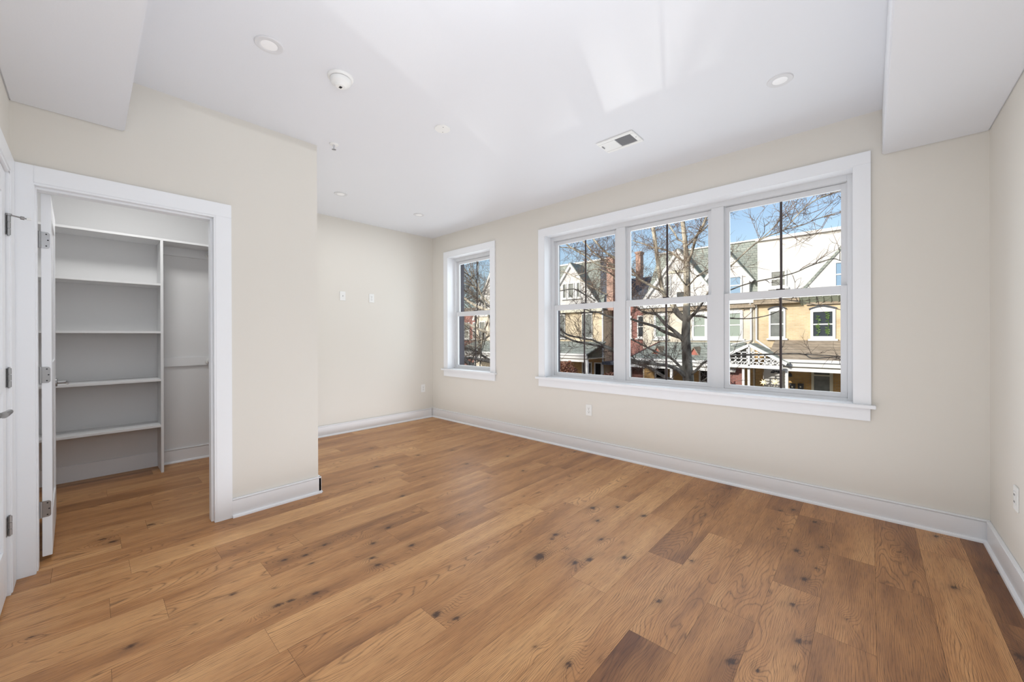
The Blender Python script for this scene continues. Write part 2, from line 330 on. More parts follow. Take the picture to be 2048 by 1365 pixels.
    V = np.concatenate(V); FA = np.concatenate(FA)
    me = bpy.data.meshes.new('floor'); me.vertices.add(len(V)); me.vertices.foreach_set('co', V.astype(np.float32).ravel())
    me.loops.add(FA.size); me.loops.foreach_set('vertex_index', FA.astype(np.int32).ravel())
    me.polygons.add(len(FA)); me.polygons.foreach_set('loop_start', np.arange(0, FA.size, 4, dtype=np.int32))
    for k, v in A.items():
        at_ = me.attributes.new(k, 'FLOAT', 'POINT'); at_.data.foreach_set('value', np.concatenate(v).astype(np.float32))
    me.update(); me.validate()
    o = link('floor', me, floor_mat()); o['kind'] = 'structure'
    sub = MB().box(-5.3, .8, -1.3, 3.86, -.25, -.0012).build('subfloor', M['dark'], o)
make_floor()

# ------------------------------------------------------------------ shell
wf = MB()
wf.box(XL - .2, -4.59, W, 3.86, 0, H); wf.box(-3.665, -2.79, W, 3.86, 0, H); wf.box(-.07, XR + .2, W, 3.86, 0, H)
wf.box(-4.59, -3.665, W, 3.86, 2.41, H); wf.box(-2.79, -.07, W, 3.86, 2.41, H)
wf.box(-4.59, -3.665, W, 3.86, 0, .733); wf.box(-2.79, -.07, W, 3.86, 0, .733)
struct('wall_front', wf, M['wall'])
struct('wall_left', MB().box(XL - .22, XL, YC - .12, W, 0, H), M['wall'])
struct('wall_right', MB().box(XR, XR + .15, YL - .15, W, 0, H), M['wall'])
struct('wall_rear', MB().box(XC - .12, -3.04, YL - .12, YL, 0, H).box(-3.04, -2.2, YL - .12, YL, 2.04, H).box(-2.2, XR, YL - .12, YL, 0, H), M['wall'])
wc = MB().box(XC - .12, XC, .576, YC, 0, H).box(XC - .12, XC, YL, -.187, 0, H).box(XC - .12, XC, -.187, .576, 2.037, H)
wc.box(XL, XC - .12, YC - .12, YC, 0, H)
struct('wall_closet', wc, M['wall'])
wi = MB().box(XB - .12, XB, -1.1, YC - .12, 0, H).box(XB, XC - .121, YC - .131, YC - .121, 0, H).box(XB, XC - .12, -1.1, -1.0, 0, H)
wi.box(XC - .132, XC - .121, .59, YC - .131, 0, H).box(XC - .132, XC - .121, -1.0, -.2, 0, H).box(XC - .132, XC - .121, -.2, .59, 2.05, H)
struct('wall_closet_inside', wi, M['closet'])
struct('ceiling', MB().box(XB - .2, XR + .2, -1.2, 3.86, H, H + .1), M['ceil'])
struct('soffit_left', MB().box(XC, XR, YL, .15, ZS, H), M['ceil'], .006)
struct('soffit_right', MB().box(.062, XR, .15, W, ZS, H), M['ceil'], .006)
# upper storey, flank walls and lower wall of the house the room is in
struct('wall_exterior', MB().box(-34, 16, -3, 3.86, H + .12, 4.3).box(-34, XB - .25, -3, 3.86, -3.5, H + .12).box(XR + .25, 16, -3, 3.86, -3.5, H + .12).box(XB - .25, XR + .25, -3, 3.86, -3.5, -.26), M['ext'])

# baseboards: board, cap bead, shoe
def baseboard(name, runs, zt=.135):
    """runs: (axis, fixed, sign into room, a, b)"""
    b = MB(); cap = MB(); sh = MB()
    for ax, c, s, a, e in runs:
        for mbx, d0, d1, z0, z1 in ((b, 0, .016, 0, zt - .012), (cap, 0, .019, zt - .010, zt), (sh, .016, .031, 0, .018)):
            if ax == 'x': mbx.box(a, e, c, c + s * d1, z0, z1) if mbx is not sh else mbx.prism([(a, c + s * .014, 0), (a, c + s * .031, 0), (a, c + s * .029, .010), (a, c + s * .022, .018), (a, c + s * .014, .018)], (e - a, 0, 0))
            else: mbx.box(c, c + s * d1, a, e, z0, z1) if mbx is not sh else mbx.prism([(c + s * .014, a, 0), (c + s * .031, a, 0), (c + s * .029, a, .010), (c + s * .022, a, .018), (c + s * .014, a, .018)], (0, e - a, 0))
    o = struct(name, b, M['trim'], .001); cap.build('baseboard_cap', M['trim'], o, .002); sh.build('shoe_molding', M['trim'], o)
baseboard('baseboard_front', [('x', W, -1, XL, XR)])
baseboard('baseboard_left', [('y', XL, 1, YC, W - .031)])
baseboard('baseboard_right', [('y', XR, -1, .2, W - .031)])
baseboard('baseboard_closet_wall', [('y', XC, 1, .663, YC + .018), ('x', YC, 1, XL + .031, XC + .016)], .128)
baseboard('baseboard_closet_inside', [('y', XB, 1, .47, YC - .135)], .135)
bb = MB().box(XB, XB + .013, -1.0, .455, 0, .128); o = struct('baseboard_closet_shelves', bb, M['trim']); MB().box(XB, XB + .016, -1.0, .455, .126, .138).build('baseboard_cap', M['trim'], o, .002)

# ------------------------------------------------------------------ windows
def window(name, x0, x1, units):
    """x0, x1: inner edges of the casing; units: list of (a, b) openings between mullions"""
    root = empty(name, ((x0 + x1) / 2, W, .757)); root['kind'] = 'structure'; O = root.location
    yc = W - .018; zt = 2.39
    def P(): return MB(O)
    P().box(x0 - .093, x0 - .006, yc, W, .757, zt + .005).build('casing', M['trim'], root, .0015)
    P().box(x1 + .006, x1 + .093, yc, W, .757, zt + .005).build('casing', M['trim'], root, .0015)
    P().box(x0 - .093, x1 + .093, yc, W, zt + .005, 2.478).build('casing', M['trim'], root, .0015)
    P().box(x0 - .12, x1 + .117, W - .05, W, .733, .757).box(x0, x1, W, 3.74, .733, .757).build('stool', M['trim'], root, .003)
    P().box(x0 - .093, x1 + .089, yc, W, .647, .733).build('apron', M['trim'], root, .0015)
    # jamb extension
    P().box(x0 - .012, x0, yc + .002, 3.704, .757, zt).box(x1, x1 + .012, yc + .002, 3.704, .757, zt).box(x0 - .012, x1 + .012, yc + .002, 3.704, zt, zt + .012).build('jamb', M['trim'], root, .001)
    # vinyl frame
    fr = P(); a0 = units[0][0]; b1 = units[-1][1]
    fr.box(x0 - .015, a0, 3.704, 3.772, .75, zt + .015).box(b1, x1 + .015, 3.704, 3.772, .75, zt + .015)
    fr.box(a0, b1, 3.704, 3.772, 2.345, zt + .015).box(a0, b1, 3.704, 3.772, .745, .777)
    fr.build('frame', M['vinyl'], root, .002)
    ex = .014 if len(units) == 1 else .035; P().box(x0 - .06, a0 - ex, 3.773, 3.88, .75, zt + .02).box(b1 + ex, x1 + .06, 3.773, 3.88, .75, zt + .02).box(a0 - ex, b1 + ex, 3.773, 3.88, 2.37, zt + .02).box(a0 - .05, b1 + .05, 3.773, 3.91, .70, .765).build('brick_reveal', M['reveal'], root)
    for (a, b), (c, d) in zip(units[:-1], units[1:]):
        P().box(b, c, 3.704, 3.772, .777, 2.345).build('mullion', M['vinyl'], root, .002)
    for a, b in units:
        # parting beads
        P().box(a, a + .008, 3.740, 3.745, .777, 2.345).box(b - .008, b, 3.740, 3.745, .777, 2.345).build('parting_bead', M['vinyl'], root)
        for nm, ya, yb, z0, z1, st, rb, rt_ in (('lower_sash', 3.715, 3.740, .777, 1.592, .038, .034, .062), ('upper_sash', 3.745, 3.770, 1.545, 2.343, .036, .05, .043)):
            q = P().box(a, a + st, ya, yb, z0, z1).box(b - st, b, ya, yb, z0, z1).box(a + st, b - st, ya, yb, z0, z0 + rb).box(a + st, b - st, ya, yb, z1 - rt_, z1)
            s = q.build(nm, M['vinyl'], root, .002)
            P().box(a + st, b - st, (ya + yb) / 2 + .005, (ya + yb) / 2 + .008, z0 + rb, z1 - rt_).build('glass_pane', M['glass'], s)
            m = (a + b) / 2
            P().box(m - .0085, m + .0085, (ya + yb) / 2 + .001, (ya + yb) / 2 + .005, z0 + rb, z1 - rt_).build('grid_bar', M['bar'], s)
        P().box((a + b) / 2 - .03, (a + b) / 2 + .03, 3.717, 3.742, 1.592, 1.602).build('sash_lock', M['bar'], root, .003)
    return root
window('window_1', -2.773, -.087, [(-2.735, -1.934), (-1.834, -1.026), (-.926, -.120)])
window('window_2', -4.573, -3.682, [(-4.537, -3.718)])

# ------------------------------------------------------------------ closet doorway and door
zt = 2.037
def ring3(mb, y0, y1, top, th, xa, xb):   # two legs and a head around an opening y0..y1 in a wall facing x
    mb.box(xa, xb, y0 - th, y0, 0, top).box(xa, xb, y1, y1 + th, 0, top).box(xa, xb, y0 - th, y1 + th, top, top + th); return mb
tr = MB(); ring3(tr, -.187, .576, zt, .0885, XC, XC + .018)
# shortened left leg: the casing dies into the corner
tr = MB().box(XC, XC + .018, YL, -.187, 0, zt + .0885).box(XC, XC + .018, .576, .663, 0, zt).box(XC, XC + .018, -.187, .663, zt, zt + .0885)
t1 = struct('trim_1', tr, M['trim'], .0015)
j = MB(); ring3(j, -.184, .566, 2.025, .012, XC - .13, XC + .016); j.build('jamb', M['trim'], t1, .0015)
j = MB(); ring3(j, -.179, .554, 2.013, .012, XC - .085, XC - .02); j.build('door_stop', M['trim'], t1, .001)
dr = empty('door_1', (-3.335, -.171, 0)); dr['kind'] = 'structure'
def dloc():
    return MB((-3.335, -.171, 0))
# built along -x from its hinge edge, then turned slightly past square
sl = dloc(); sl.box(-3.335, -3.45, -.171, -.135, .03, 2.02).box(-3.93, -4.045, -.171, -.135, .03, 2.02)
for z0, z1 in ((.03, .25), (1.90, 2.02), (.98, 1.09)): sl.box(-3.45, -3.93, -.171, -.135, z0, z1)
sl.build('door_slab', M['trim'], dr, .0015)
dloc().box(-3.448, -3.932, -.164, -.142, .248, .982).box(-3.448, -3.932, -.164, -.142, 1.088, 1.902).build('door_panel', M['trim'], dr)
for zc in (1.766, 1.026, .29):
    h = dloc()
    n = 6; y0, y1, r = -.171, -.139, .012; pts = [(-3.3335, y0, zc - .044), (-3.3335, y1 - r, zc - .044)]
    for k in range(n + 1): t = -math.pi / 2 + math.pi / 2 * k / n; pts.append((-3.3335, y1 - r + r * math.cos(t), zc - .044 + r + r * math.sin(t)))
    for k in range(n + 1): t = math.pi / 2 * k / n; pts.append((-3.3335, y1 - r + r * math.cos(t), zc + .044 - r + r * math.sin(t)))
    pts.append((-3.3335, y0, zc + .044))
    h.prism(pts, (.002, 0, 0)); h.cyl((-3.329, -.176, zc - .045), (-3.329, -.176, zc + .045), .006)
    ho = h.build('hinge', M['steel'], dr)
    sc = dloc()
    for dz, dy in ((.032, -.152), (0, -.146), (-.032, -.152)): sc.lathe((-3.3325, dy, zc + dz), [(.0035, .0), (.0035, .0016)], 'x', 10)
    sc.build('hinge_screw', M['dark'], ho)
lv = dloc().lathe((-3.985, -.135, .932), [(.026, 0), (.026, .006), (.022, .009)], 'y', 24).cyl((-3.985, -.135, .932), (-3.985, -.088, .932), .009).tube([(-3.985, -.085, .932), (-3.94, -.082, .932), (-3.87, -.082, .930)], [.009, .008, .007], 10)
lv.build('lever_handle', M['steel'], dr, 0, True)
dloc().box(-4.0455, -4.047, -.165, -.141, .87, .99).build('latch_plate', M['steel'], dr)
dr.rotation_euler = (0, 0, math.radians(.9))

# ------------------------------------------------------------------ entry door at the left, closed
YF = YL
t2 = struct('trim_2', MB().box(-3.19, -3.045, YF, YF + .018, 0, 2.125).box(-2.195, -2.10, YF, YF + .018, 0, 2.037).box(-3.045, -2.10, YF, YF + .018, 2.037, 2.125), M['trim'], .0015)
MB().box(-3.05, -3.022, YF - .12, YF + .014, 0, 2.03).box(-2.215, -2.185, YF - .12, YF + .014, 0, 2.03).box(-3.05, -2.185, YF - .12, YF + .014, 2.02, 2.04).build('jamb', M['trim'], t2, .001)
d2 = empty('door_2', (-3.018, YF, 0)); d2['kind'] = 'structure'
O2 = (-3.018, YF, 0)
sl = MB(O2); ya, yb = YF - .033, YF + .003
sl.box(-3.018, -2.91, ya, yb, .012, 2.016).box(-2.33, -2.22, ya, yb, .012, 2.016)
for z0, z1 in ((.012, .25), (1.9, 2.016), (.98, 1.09)): sl.box(-2.91, -2.33, ya, yb, z0, z1)
sl.build('door_slab', M['trim'], d2, .0015)
MB(O2).box(-2.912, -2.328, ya + .008, yb - .009, .248, .982).box(-2.912, -2.328, ya + .008, yb - .009, 1.088, 1.902).build('door_panel', M['trim'], d2)
for zc in (1.766, 1.04, .335):
    h = MB(O2)
    for k in range(3):
        za = zc - .045 + k * .031; h.cyl((-3.02, YF + .012, za), (-3.02, YF + .012, za + .028), .0075, n=14)
    h.cyl((-3.02, YF + .012, zc - .05), (-3.02, YF + .012, zc + .05), .004, n=10)
    h.box(-3.018, -2.99, YF + .003, YF + .0055, zc - .044, zc + .044)
    h.build('hinge', M['steel'], d2, 0, True)
st = MB(O2).cyl((-3.02, YF + .012, 1.812), (-3.02, YF + .012, 1.822), .011, n=14).tube([(-3.02, YF + .012, 1.817), (-3.035, YF + .055, 1.812), (-3.03, YF + .073, 1.81)], [.0035, .0035, .0035], 8)
st.cyl((-3.033, YF + .047, 1.812), (-3.036, YF + .058, 1.812), .008)
so = st.build('hinge_pin_door_stop', M['steel'], d2, 0, True)
MB(O2).cyl((-3.029, YF + .066, 1.8105), (-3.031, YF + .080, 1.8105), .006).build('bumper', M['plastic'], so)
MB(O2).lathe((-2.28, YF + .003, .953), [(.028, 0), (.028, .007), (.024, .010)], 'y', 24).cyl((-2.28, YF + .003, .953), (-2.28, YF + .055, .953), .010).tube([(-2.28, YF + .062, .953), (-2.33, YF + .066, .953), (-2.39, YF + .066, .951)], [.0115, .010, .009], 12).build('lever_handle', M['steel'], d2, 0, True)
MB().box(-3.1, -2.1, YF - .6, YF - .5, 0, 2.3).build('hall_backing', M['wall']).__setitem__('kind', 'structure')
bpy.data.objects['hall_backing'].name = 'wall_hall'

# ------------------------------------------------------------------ closet organiser
co = empty('closet_organizer', (XB, .46, 0)); tag(co, 'white built-in closet organizer with open shelves on the left and hanging space on the right', 'closet shelving')
OC = (XB, .46, 0); XF = XB + .289
MB(OC).box(XB, XF, -.985, YC - .135, 2.112, 2.131).build('top_shelf', M['shelf'], co, .001)
MB(OC).box(XB + .015, XF, .449, .468, 0, 2.112).build('divider_panel', M['shelf'], co, .001)
MB(OC).box(XB + .015, XF, -.985, -.966, 0, 2.112).build('divider_panel', M['shelf'], co, .001)
for z in (1.710, 1.277, .842, .425): MB(OC).box(XB, XF - .001, -.966, .449, z - .0095, z + .0095).build('shelf', M['shelf'], co, .001)
for z0, z1 in ((2.03, 2.112), (.945, 1.03)):
    c = MB(OC).box(XB, XB + .018, .468, YC - .135, z0, z1); c.build('cleat', M['shelf'], co, .001)
for z in (2.07, .985):
    r = MB(OC).cyl((XB + .018, .845, z), (XC - .135, .845, z), .016, n=20).build('hanging_rod', M['shelf'], co, 0, True)
    MB(OC).lathe((XB + .018, .845, z), [(.030, 0), (.030, .012), (.019, .014)], 'x', 24).build('rod_socket', M['plastic'], r, 0, True)
MB(OC).prism([(XB + .018, .84, .90), (XB + .018, .84, .965), (XB + .10, .84, .965), (XB + .095, .84, .955), (XB + .03, .84, .93), (XB + .026, .84, .90)], (0, .012, 0)).build('rod_bracket', M['shelf'], co)

# ------------------------------------------------------------------ ceiling fixtures
def downlight(x, y, label):
    r = empty('recessed_light', (x, y, H)); tag(r, label, 'ceiling light', 'recessed ceiling lights')
    return r
p0 = downlight(-2.283, .639, 'round flat recessed ceiling light nearest the smoke detector')
ring = MB((-2.283, .639, H)).lathe((-2.283, .639, H), [(.066, 0), (.066, -.002), (.063, -.005), (.045, -.006), (.041, -.0045), (.039, -.0035)], 'z', 48).build('trim_ring', M['ring'], p0, 0, True)
lens = MB((-2.283, .639, H)).lathe((-2.283, .639, H), [(.038, -.003), (.038, -.0042), (.02, -.0055), (.001, -.0058)], 'z', 48).build('lens', M['lens'], p0, 0, True)
for x, y, lb in ((-.39, 2.774, 'round recessed ceiling light above the three-part window, right of the air vent'), (-4.113, 1.813, 'distant recessed ceiling light over the far alcove, left of its pair'), (-4.113, 2.782, 'small distant recessed ceiling light nearest the narrow window')):
    c = p0.copy(); COL.objects.link(c); c.location = (x, y, H); c['label'] = lb
    for ch in (ring, lens): k = ch.copy(); COL.objects.link(k); k.parent = c
sm = empty('smoke_detector', (-2.264, 1.0, H)); tag(sm, 'white round smoke detector hanging from the ceiling', 'smoke detector'); OS = (-2.264, 1.0, H)
MB(OS).lathe(OS, [(.070, 0), (.070, -.006), (.066, -.012), (.060, -.014)], 'z', 48).build('base_plate', M['plastic'], sm, 0, True)
MB(OS).lathe(OS, [(.056, -.012), (.056, -.018), (.0535, -.0185)], 'z', 48).build('shadow_gap', M['dark'], sm, 0, True)
MB(OS).lathe(OS, [(.0575, -.016), (.056, -.030), (.047, -.042), (.030, -.050), (.026, -.057), (.001, -.059)], 'z', 48).build('sensor_housing', M['plastic'], sm, 0, True)
q = MB(OS)
for k in range(5): q.box(-2.264 - .008 + k * .004 - .001, -2.264 - .008 + k * .004 + .001, .992, 1.006, H - .0603, H - .058)
q.build('sounder_slots', M['dark'], sm)
pl = MB((-2.284, 1.747, H)).lathe((-2.284, 1.747, H), [(.056, 0), (.056, -.003), (.053, -.006), (.001, -.0065)], 'z', 48).build('blank_cover_plate', M['plastic'], None, 0, True)
tag(pl, 'round white blank cover plate on the ceiling beyond the smoke detector', 'cover plate')
for dx, dy in ((-.028, .024), (.028, -.014)):
    MB((0, 0, 0)).lathe((dx, dy, -.0066), [(.004, 0), (.003, -.0012)], 'z', 10).build('screw', M['grille'], pl)
sp_ = empty('fire_sprinkler', (-3.09, 1.31, H)); OP = (-3.09, 1.31, H); tag(sp_, 'small pendent fire sprinkler on the ceiling beside the closet corner', 'sprinkler')
MB(OP).lathe(OP, [(.034, 0), (.033, -.004), (.024, -.008), (.019, -.008)], 'z', 32).build('escutcheon', M['plastic'], sp_, 0, True)
q = MB(OP).lathe((OP[0], OP[1], H), [(.010, -.004), (.010, -.016), (.006, -.018)], 'z', 16)
q.tube([(OP[0] - .009, OP[1], H - .012), (OP[0] - .012, OP[1], H - .026), (OP[0] - .003, OP[1], H - .040)], [.002] * 3, 6).tube([(OP[0] + .009, OP[1], H - .012), (OP[0] + .012, OP[1], H - .026), (OP[0] + .003, OP[1], H - .040)], [.002] * 3, 6).cyl((OP[0], OP[1], H - .016), (OP[0], OP[1], H - .038), .0025, n=8)
q.build('sprinkler_frame', M['ring'], sp_, 0, True)
q = MB(OP).lathe((OP[0], OP[1], H), [(.006, -.038), (.006, -.042)], 'z', 12)
for k in range(12):
    t = k * math.pi / 6; q.cyl((OP[0], OP[1], H - .041), (OP[0] + .016 * math.cos(t), OP[1] + .016 * math.sin(t), H - .042), .0016, n=6)
q.build('deflector', M['steel'], sp_)
OV = (-1.429, 2.80, H); vt = empty('air_vent', OV); tag(vt, 'white rectangular ceiling air register in front of the big window', 'air vent')
x0, x1, y0, y1 = -1.581, -1.28, 2.697, 2.902
fr = MB(OV)
for a, b, c, d in ((x0, x1, y0, y0 + .034), (x0, x1, y1 - .034, y1), (x0, -1.44, y0 + .034, y1 - .034), (-1.315, x1, y0 + .034, y1 - .034)): fr.box(a, b, c, d, H - .009, H)
fr.build('register_frame', M['plastic'], vt, .0025)
MB(OV).box(-1.44, -1.315, y0 + .034, y1 - .034, H - .001, H).build('duct_opening', M['dark'], vt)
q = MB(OV)
for k in range(15):
    x = -1.437 + k * .0086; q.prism([(x, y0 + .034, H - .0085), (x + .0012, y0 + .034, H - .0085), (x + .0052, y0 + .034, H - .0012), (x + .004, y0 + .034, H - .0012)], (0, .137, 0))
q.build('louvers', M['grille'], vt); q = MB(OV)
for yy in (2.745, 2.772, 2.8, 2.827, 2.855): q.box(-1.44, -1.315, yy, yy + .002, H - .0075, H - .006)
q.build('cross_bars', M['grille'], vt)
MB(OV).box(-1.562, -1.556, 2.76, 2.80, H - .016, H - .008).build('damper_lever', M['grille'], vt)
MB(OV).lathe((-1.297, 2.8, H - .009), [(.0045, 0), (.003, -.0015)], 'z', 10).build('screw', M['grille'], vt)

# ------------------------------------------------------------------ wall plates
def outlet(c, face, label, kind='duplex', cat='outlet'):
    """face: 'x+' plate on a wall facing +x, 'x-' facing -x, 'y-' facing -y"""
    root = empty({'duplex': 'wall_outlet', 'cable': 'cable_wall_plate', 'decora': 'wall_outlet'}[kind], c); tag(root, label, cat)
    rz = {'x+': math.pi / 2, 'x-': -math.pi / 2, 'y-': 0}[face]; root.rotation_euler = (0, 0, rz)
    MB().box(-.036, .036, -.006, 0, -.0585, .0585).build('cover_plate', M['plastic'], root, .002)
    if kind == 'duplex':
        for s in (-1, 1):
            r = MB().lathe((0, -.006, s * .0195), [(.0165, 0), (.0165, -.002), (.0155, -.0025)], 'y', 24).build('receptacle', M['plastic'], root)
            MB().box(-.0075, -.0055, -.0092, -.008, s * .0195 - .002, s * .0195 + .007).box(.0055, .0075, -.0092, -.008, s * .0195 - .001, s * .0195 + .006).lathe((0, -.008, s * .0195 - .008), [(.0028, 0), (.0028, -.0012)], 'y', 10).build('slots', M['dark'], r)
        MB().lathe((0, -.006, 0), [(.003, 0), (.002, -.0012)], 'y', 10).build('screw', M['grille'], root)
    elif kind == 'decora':
        r = MB().box(-.0165, .0165, -.0085, -.006, -.033, .033).build('receptacle', M['plastic'], root, .001)
        for s in (-1, 1):
            for x in (-.0065, .0065): MB().box(x - .001, x + .001, -.0095, -.0084, s * .017 - .003, s * .017 + .006).build('slot', M['dark'], r)
        MB().box(-.0166, -.0160, -.0086, -.006, -.033, .033).build('bezel_line', M['grille'], root)
    else:
        MB().cyl((0, -.006, 0), (0, -.016, 0), .0045, n=12).build('coax_jack', M['steel'], root)
        for z in (-.021, .021): MB().box(-.016, .016, -.008, -.006, z - .009, z + .009).build('insert', M['plastic'], root, .0008)
    return root
outlet((XL, 2.204, 1.753), 'x+', 'white cable jack plate high on the alcove wall, left of the high outlet', 'cable', 'wall plate')
outlet((XL, 2.597, 1.751), 'x+', 'white duplex outlet high on the alcove wall, right of the cable plate')
outlet((XL, 3.416, .452), 'x+', 'white duplex outlet low on the alcove wall near the far corner')
outlet((-2.196, W, .445), 'y-', 'white duplex outlet below the three-part window')
outlet((XR, 3.02, .440), 'x-', 'white rectangular outlet on the right wall at the picture edge', 'decora')

# ------------------------------------------------------------------ street
struct('ground_street', MB().box(-60, 40, 9.4, 18.2, -3.62, -3.5), M['ground'])
struct('ground_walk', MB().box(-60, 40, 3.86, 9.4, -3.6, -3.42).box(-60, 40, 18.2, 20.2, -3.6, -3.38), M['concrete'])
struct('ground_lawn', MB().box(-60, 40, 20.2, 34, -3.6, -3.3), M['grass'])

YFAC = 24.0
def gwin(parent, O, x0, x1, z0, z1, pane, y=YFAC, frame=.08, rail=True, arch=False, sill=True):
    f = MB(O).box(x0, x0 + frame, y - .07, y + .02, z0, z1).box(x1 - frame, x1, y - .07, y + .02, z0, z1).box(x0 + frame, x1 - frame, y - .07, y + .02, z1 - frame, z1).box(x0 + frame, x1 - frame, y - .07, y + .02, z0, z0 + frame * 1.2)
    if rail: f.box(x0 + frame, x1 - frame, y - .05, y + .01, (z0 + z1) / 2 - .03, (z0 + z1) / 2 + .03)
    if sill: f.box(x0 - .09, x1 + .09, y - .14, y, z0 - .09, z0)
    w_ = f.build('window', M['out_white'], parent)
    MB(O).box(x0 + frame, x1 - frame, y - .02, y - .005, z0 + frame, z1 - frame).build('pane', M[pane], w_)
    if arch:
        n = 8; pts = []
        for k in range(n + 1):
            t = k / n; pts.append((x0 - .05 + (x1 - x0 + .1) * t, y - .1, z1 + .02 + .13 * math.sin(math.pi * t)))
        pts2 = [(p[0], p[1], p[2] + .055) for p in reversed(pts)]
        MB(O).prism(pts + pts2, (0, .1, 0)).build('arch_lintel', M['shingle_dark'] if arch == 'dark' else M['brick_tan'], w_)
        MB(O).prism([(x0, y - .04, z1)] + [(p[0], y - .04, p[2]) for p in pts[1:-1]] + [(x1, y - .04, z1)], (0, .04, 0)).build('arch_infill', M['out_white'], w_)
    return w_
def porch(parent, O, x0, x1, zt, zb, roofm, posts, beam=True, hipL=0, yfr=21.6, wallx=None):
    MB(O).prism([(x0 + hipL, YFAC, zt), (x0, yfr, zb), (x0, yfr, zb - .05), (x0 + hipL, YFAC, zt - .05)], (.001, 0, 0))
    MB(O).add([(x0 + hipL, YFAC, zt), (x1, YFAC, zt), (x1, yfr - .1, zb), (x0, yfr - .1, zb), (x0, YFAC, zb),
               (x0 + hipL, YFAC, zt - .07), (x1, YFAC, zt - .07), (x1, yfr - .1, zb - .07), (x0, yfr - .1, zb - .07), (x0, YFAC, zb - .07)],
              [(0, 1, 2, 3), (0, 3, 4), (5, 8, 7, 6), (5, 9, 8), (3, 2, 7, 8), (4, 3, 8, 9), (1, 6, 7, 2), (0, 4, 9, 5), (0, 5, 6, 1)]).build('porch_roof', M[roofm], parent)
    MB(O).box(x0, x1, yfr - .2, yfr - .08, zb - .10, zb + .02).build('gutter', M['out_white'], parent)
    MB(O).box(x0, x1, yfr - .1, yfr, zb - .30, zb - .10).box(x0, x1, yfr - .02, yfr + .12, zb - .52, zb - .36).build('porch_beam', M['out_white'], parent)
    MB(O).box(x0, x1, yfr, YFAC, zb - .34, zb - .30).build('porch_ceiling', M['out_cream'], parent)
    for px, wd in posts: MB(O).box(px - wd / 2, px + wd / 2, yfr - .05, yfr - .05 + wd, -2.7, zb - .5).build('porch_post', M['out_white'], parent)
    MB(O).box(x0, x1, yfr - .15, YFAC, -3.3, -2.7).build('porch_deck', M['concrete'], parent)
def gable(parent, O, x0, x1, zb, zt, y, xa=None, face='siding', roof='shingle_grey', depth=1.6, ov=.18):
    xa = (x0 + x1) / 2 if xa is None else xa
    MB(O).prism([(x0, y, zb), (x1, y, zb), (xa, y, zt)], (0, .1, 0)).build('gable_wall', M[face], parent)
    r = MB(O); rk = MB(O)
    for xs in (x0, x1):
        d = Vector((xa - xs, 0, zt - zb)); L_ = d.length; d.normalize(); n = Vector((-d.z, 0, d.x)) * (1 if xs == x0 else -1)
        a = Vector((xs, y - .14, zb)) - d * .3; b = Vector((xa, y - .14, zt))
        r.prism([a + n * .02, b + n * .02 + Vector((0, 0, .06)), b + n * .05 + Vector((0, 0, .07)), a + n * .05], (0, depth, 0))
        rk.prism([a - n * .14, b - Vector((0, 0, .2)), b + Vector((0, 0, .06)), a + n * .019], (0, .14, 0))
    r.build('gable_roof', M[roof], parent); rk.build('rake_board', M['out_white'], parent)

# --- house with the white upper storey, seen in the right-hand pane
OA = (-.5, YFAC, -3.4); hA = empty('row_house', OA); tag(hA, 'yellow brick row house with tall white upper storey across the street', 'house', 'row houses across the street')
MB(OA).box(-4.5, 4, YFAC, YFAC + 8, .6, 3.0).build('brick_wall', M['brick_yellow'], hA)
MB(OA).box(-4.5, 4, YFAC + .05, YFAC + 8, -3.4, .6).build('ground_floor_wall', M['brick_ochre'], hA)
MB(OA).box(-4.38, 4, YFAC, YFAC + 8, 3.0, 6.2).build('upper_storey', M['stucco'], hA)
MB(OA).box(-4.45, 4, YFAC - .15, YFAC + .3, 6.2, 6.34).build('coping', M['out_white'], hA)
MB(OA).prism([(-2.55, YFAC - .06, 3.45), (-.5, YFAC - .06, 6.05), (-.42, YFAC - .06, 6.0), (-2.43, YFAC - .06, 3.42)], (0, .06, 0)).build('diagonal_strip', M['shingle_grey'], hA)  # thin grey strip slanting across the upper storey
MB(OA).box(-4.5, 4, YFAC - .45, YFAC, 3.1, 3.22).build('gutter', M['out_white'], hA)
MB(OA).box(-4.5, -2.55, YFAC - .4, YFAC, 2.86, 3.1).box(-2.3, 4, YFAC - .12, YFAC, 2.72, 2.86).build('cornice', M['shingle_tan'], hA)
q = MB(OA).prism([(-2.55, YFAC - .42, 3.1), (-2.55, YFAC, 2.75), (-2.55, YFAC, 3.1)], (6.5, 0, 0))
for k in range(22):
    x = -2.5 + k * .28; q.prism([(x, YFAC - .43, 3.1), (x, YFAC - .02, 2.74), (x, YFAC - .02, 2.70), (x, YFAC - .45, 3.07)], (.03, 0, 0))
q.build('soffit_board', M['out_green'], hA)
gwin(hA, OA, -3.87, -3.16, 1.09, 2.55, 'pane_grey', arch='dark'); gwin(hA, OA, -2.15, -1.2, 1.06, 2.48, 'pane_dark', arch='dark', frame=.11); gwin(hA, OA, .6, 1.5, 1.06, 2.48, 'pane_dark', arch='dark')
gwin(hA, OA, -1.25, -.35, 3.5, 4.72, 'pane_blue', frame=.07); gwin(hA, OA, -3.82, -3.1, 3.7, 4.58, 'pane_grey', frame=.08)
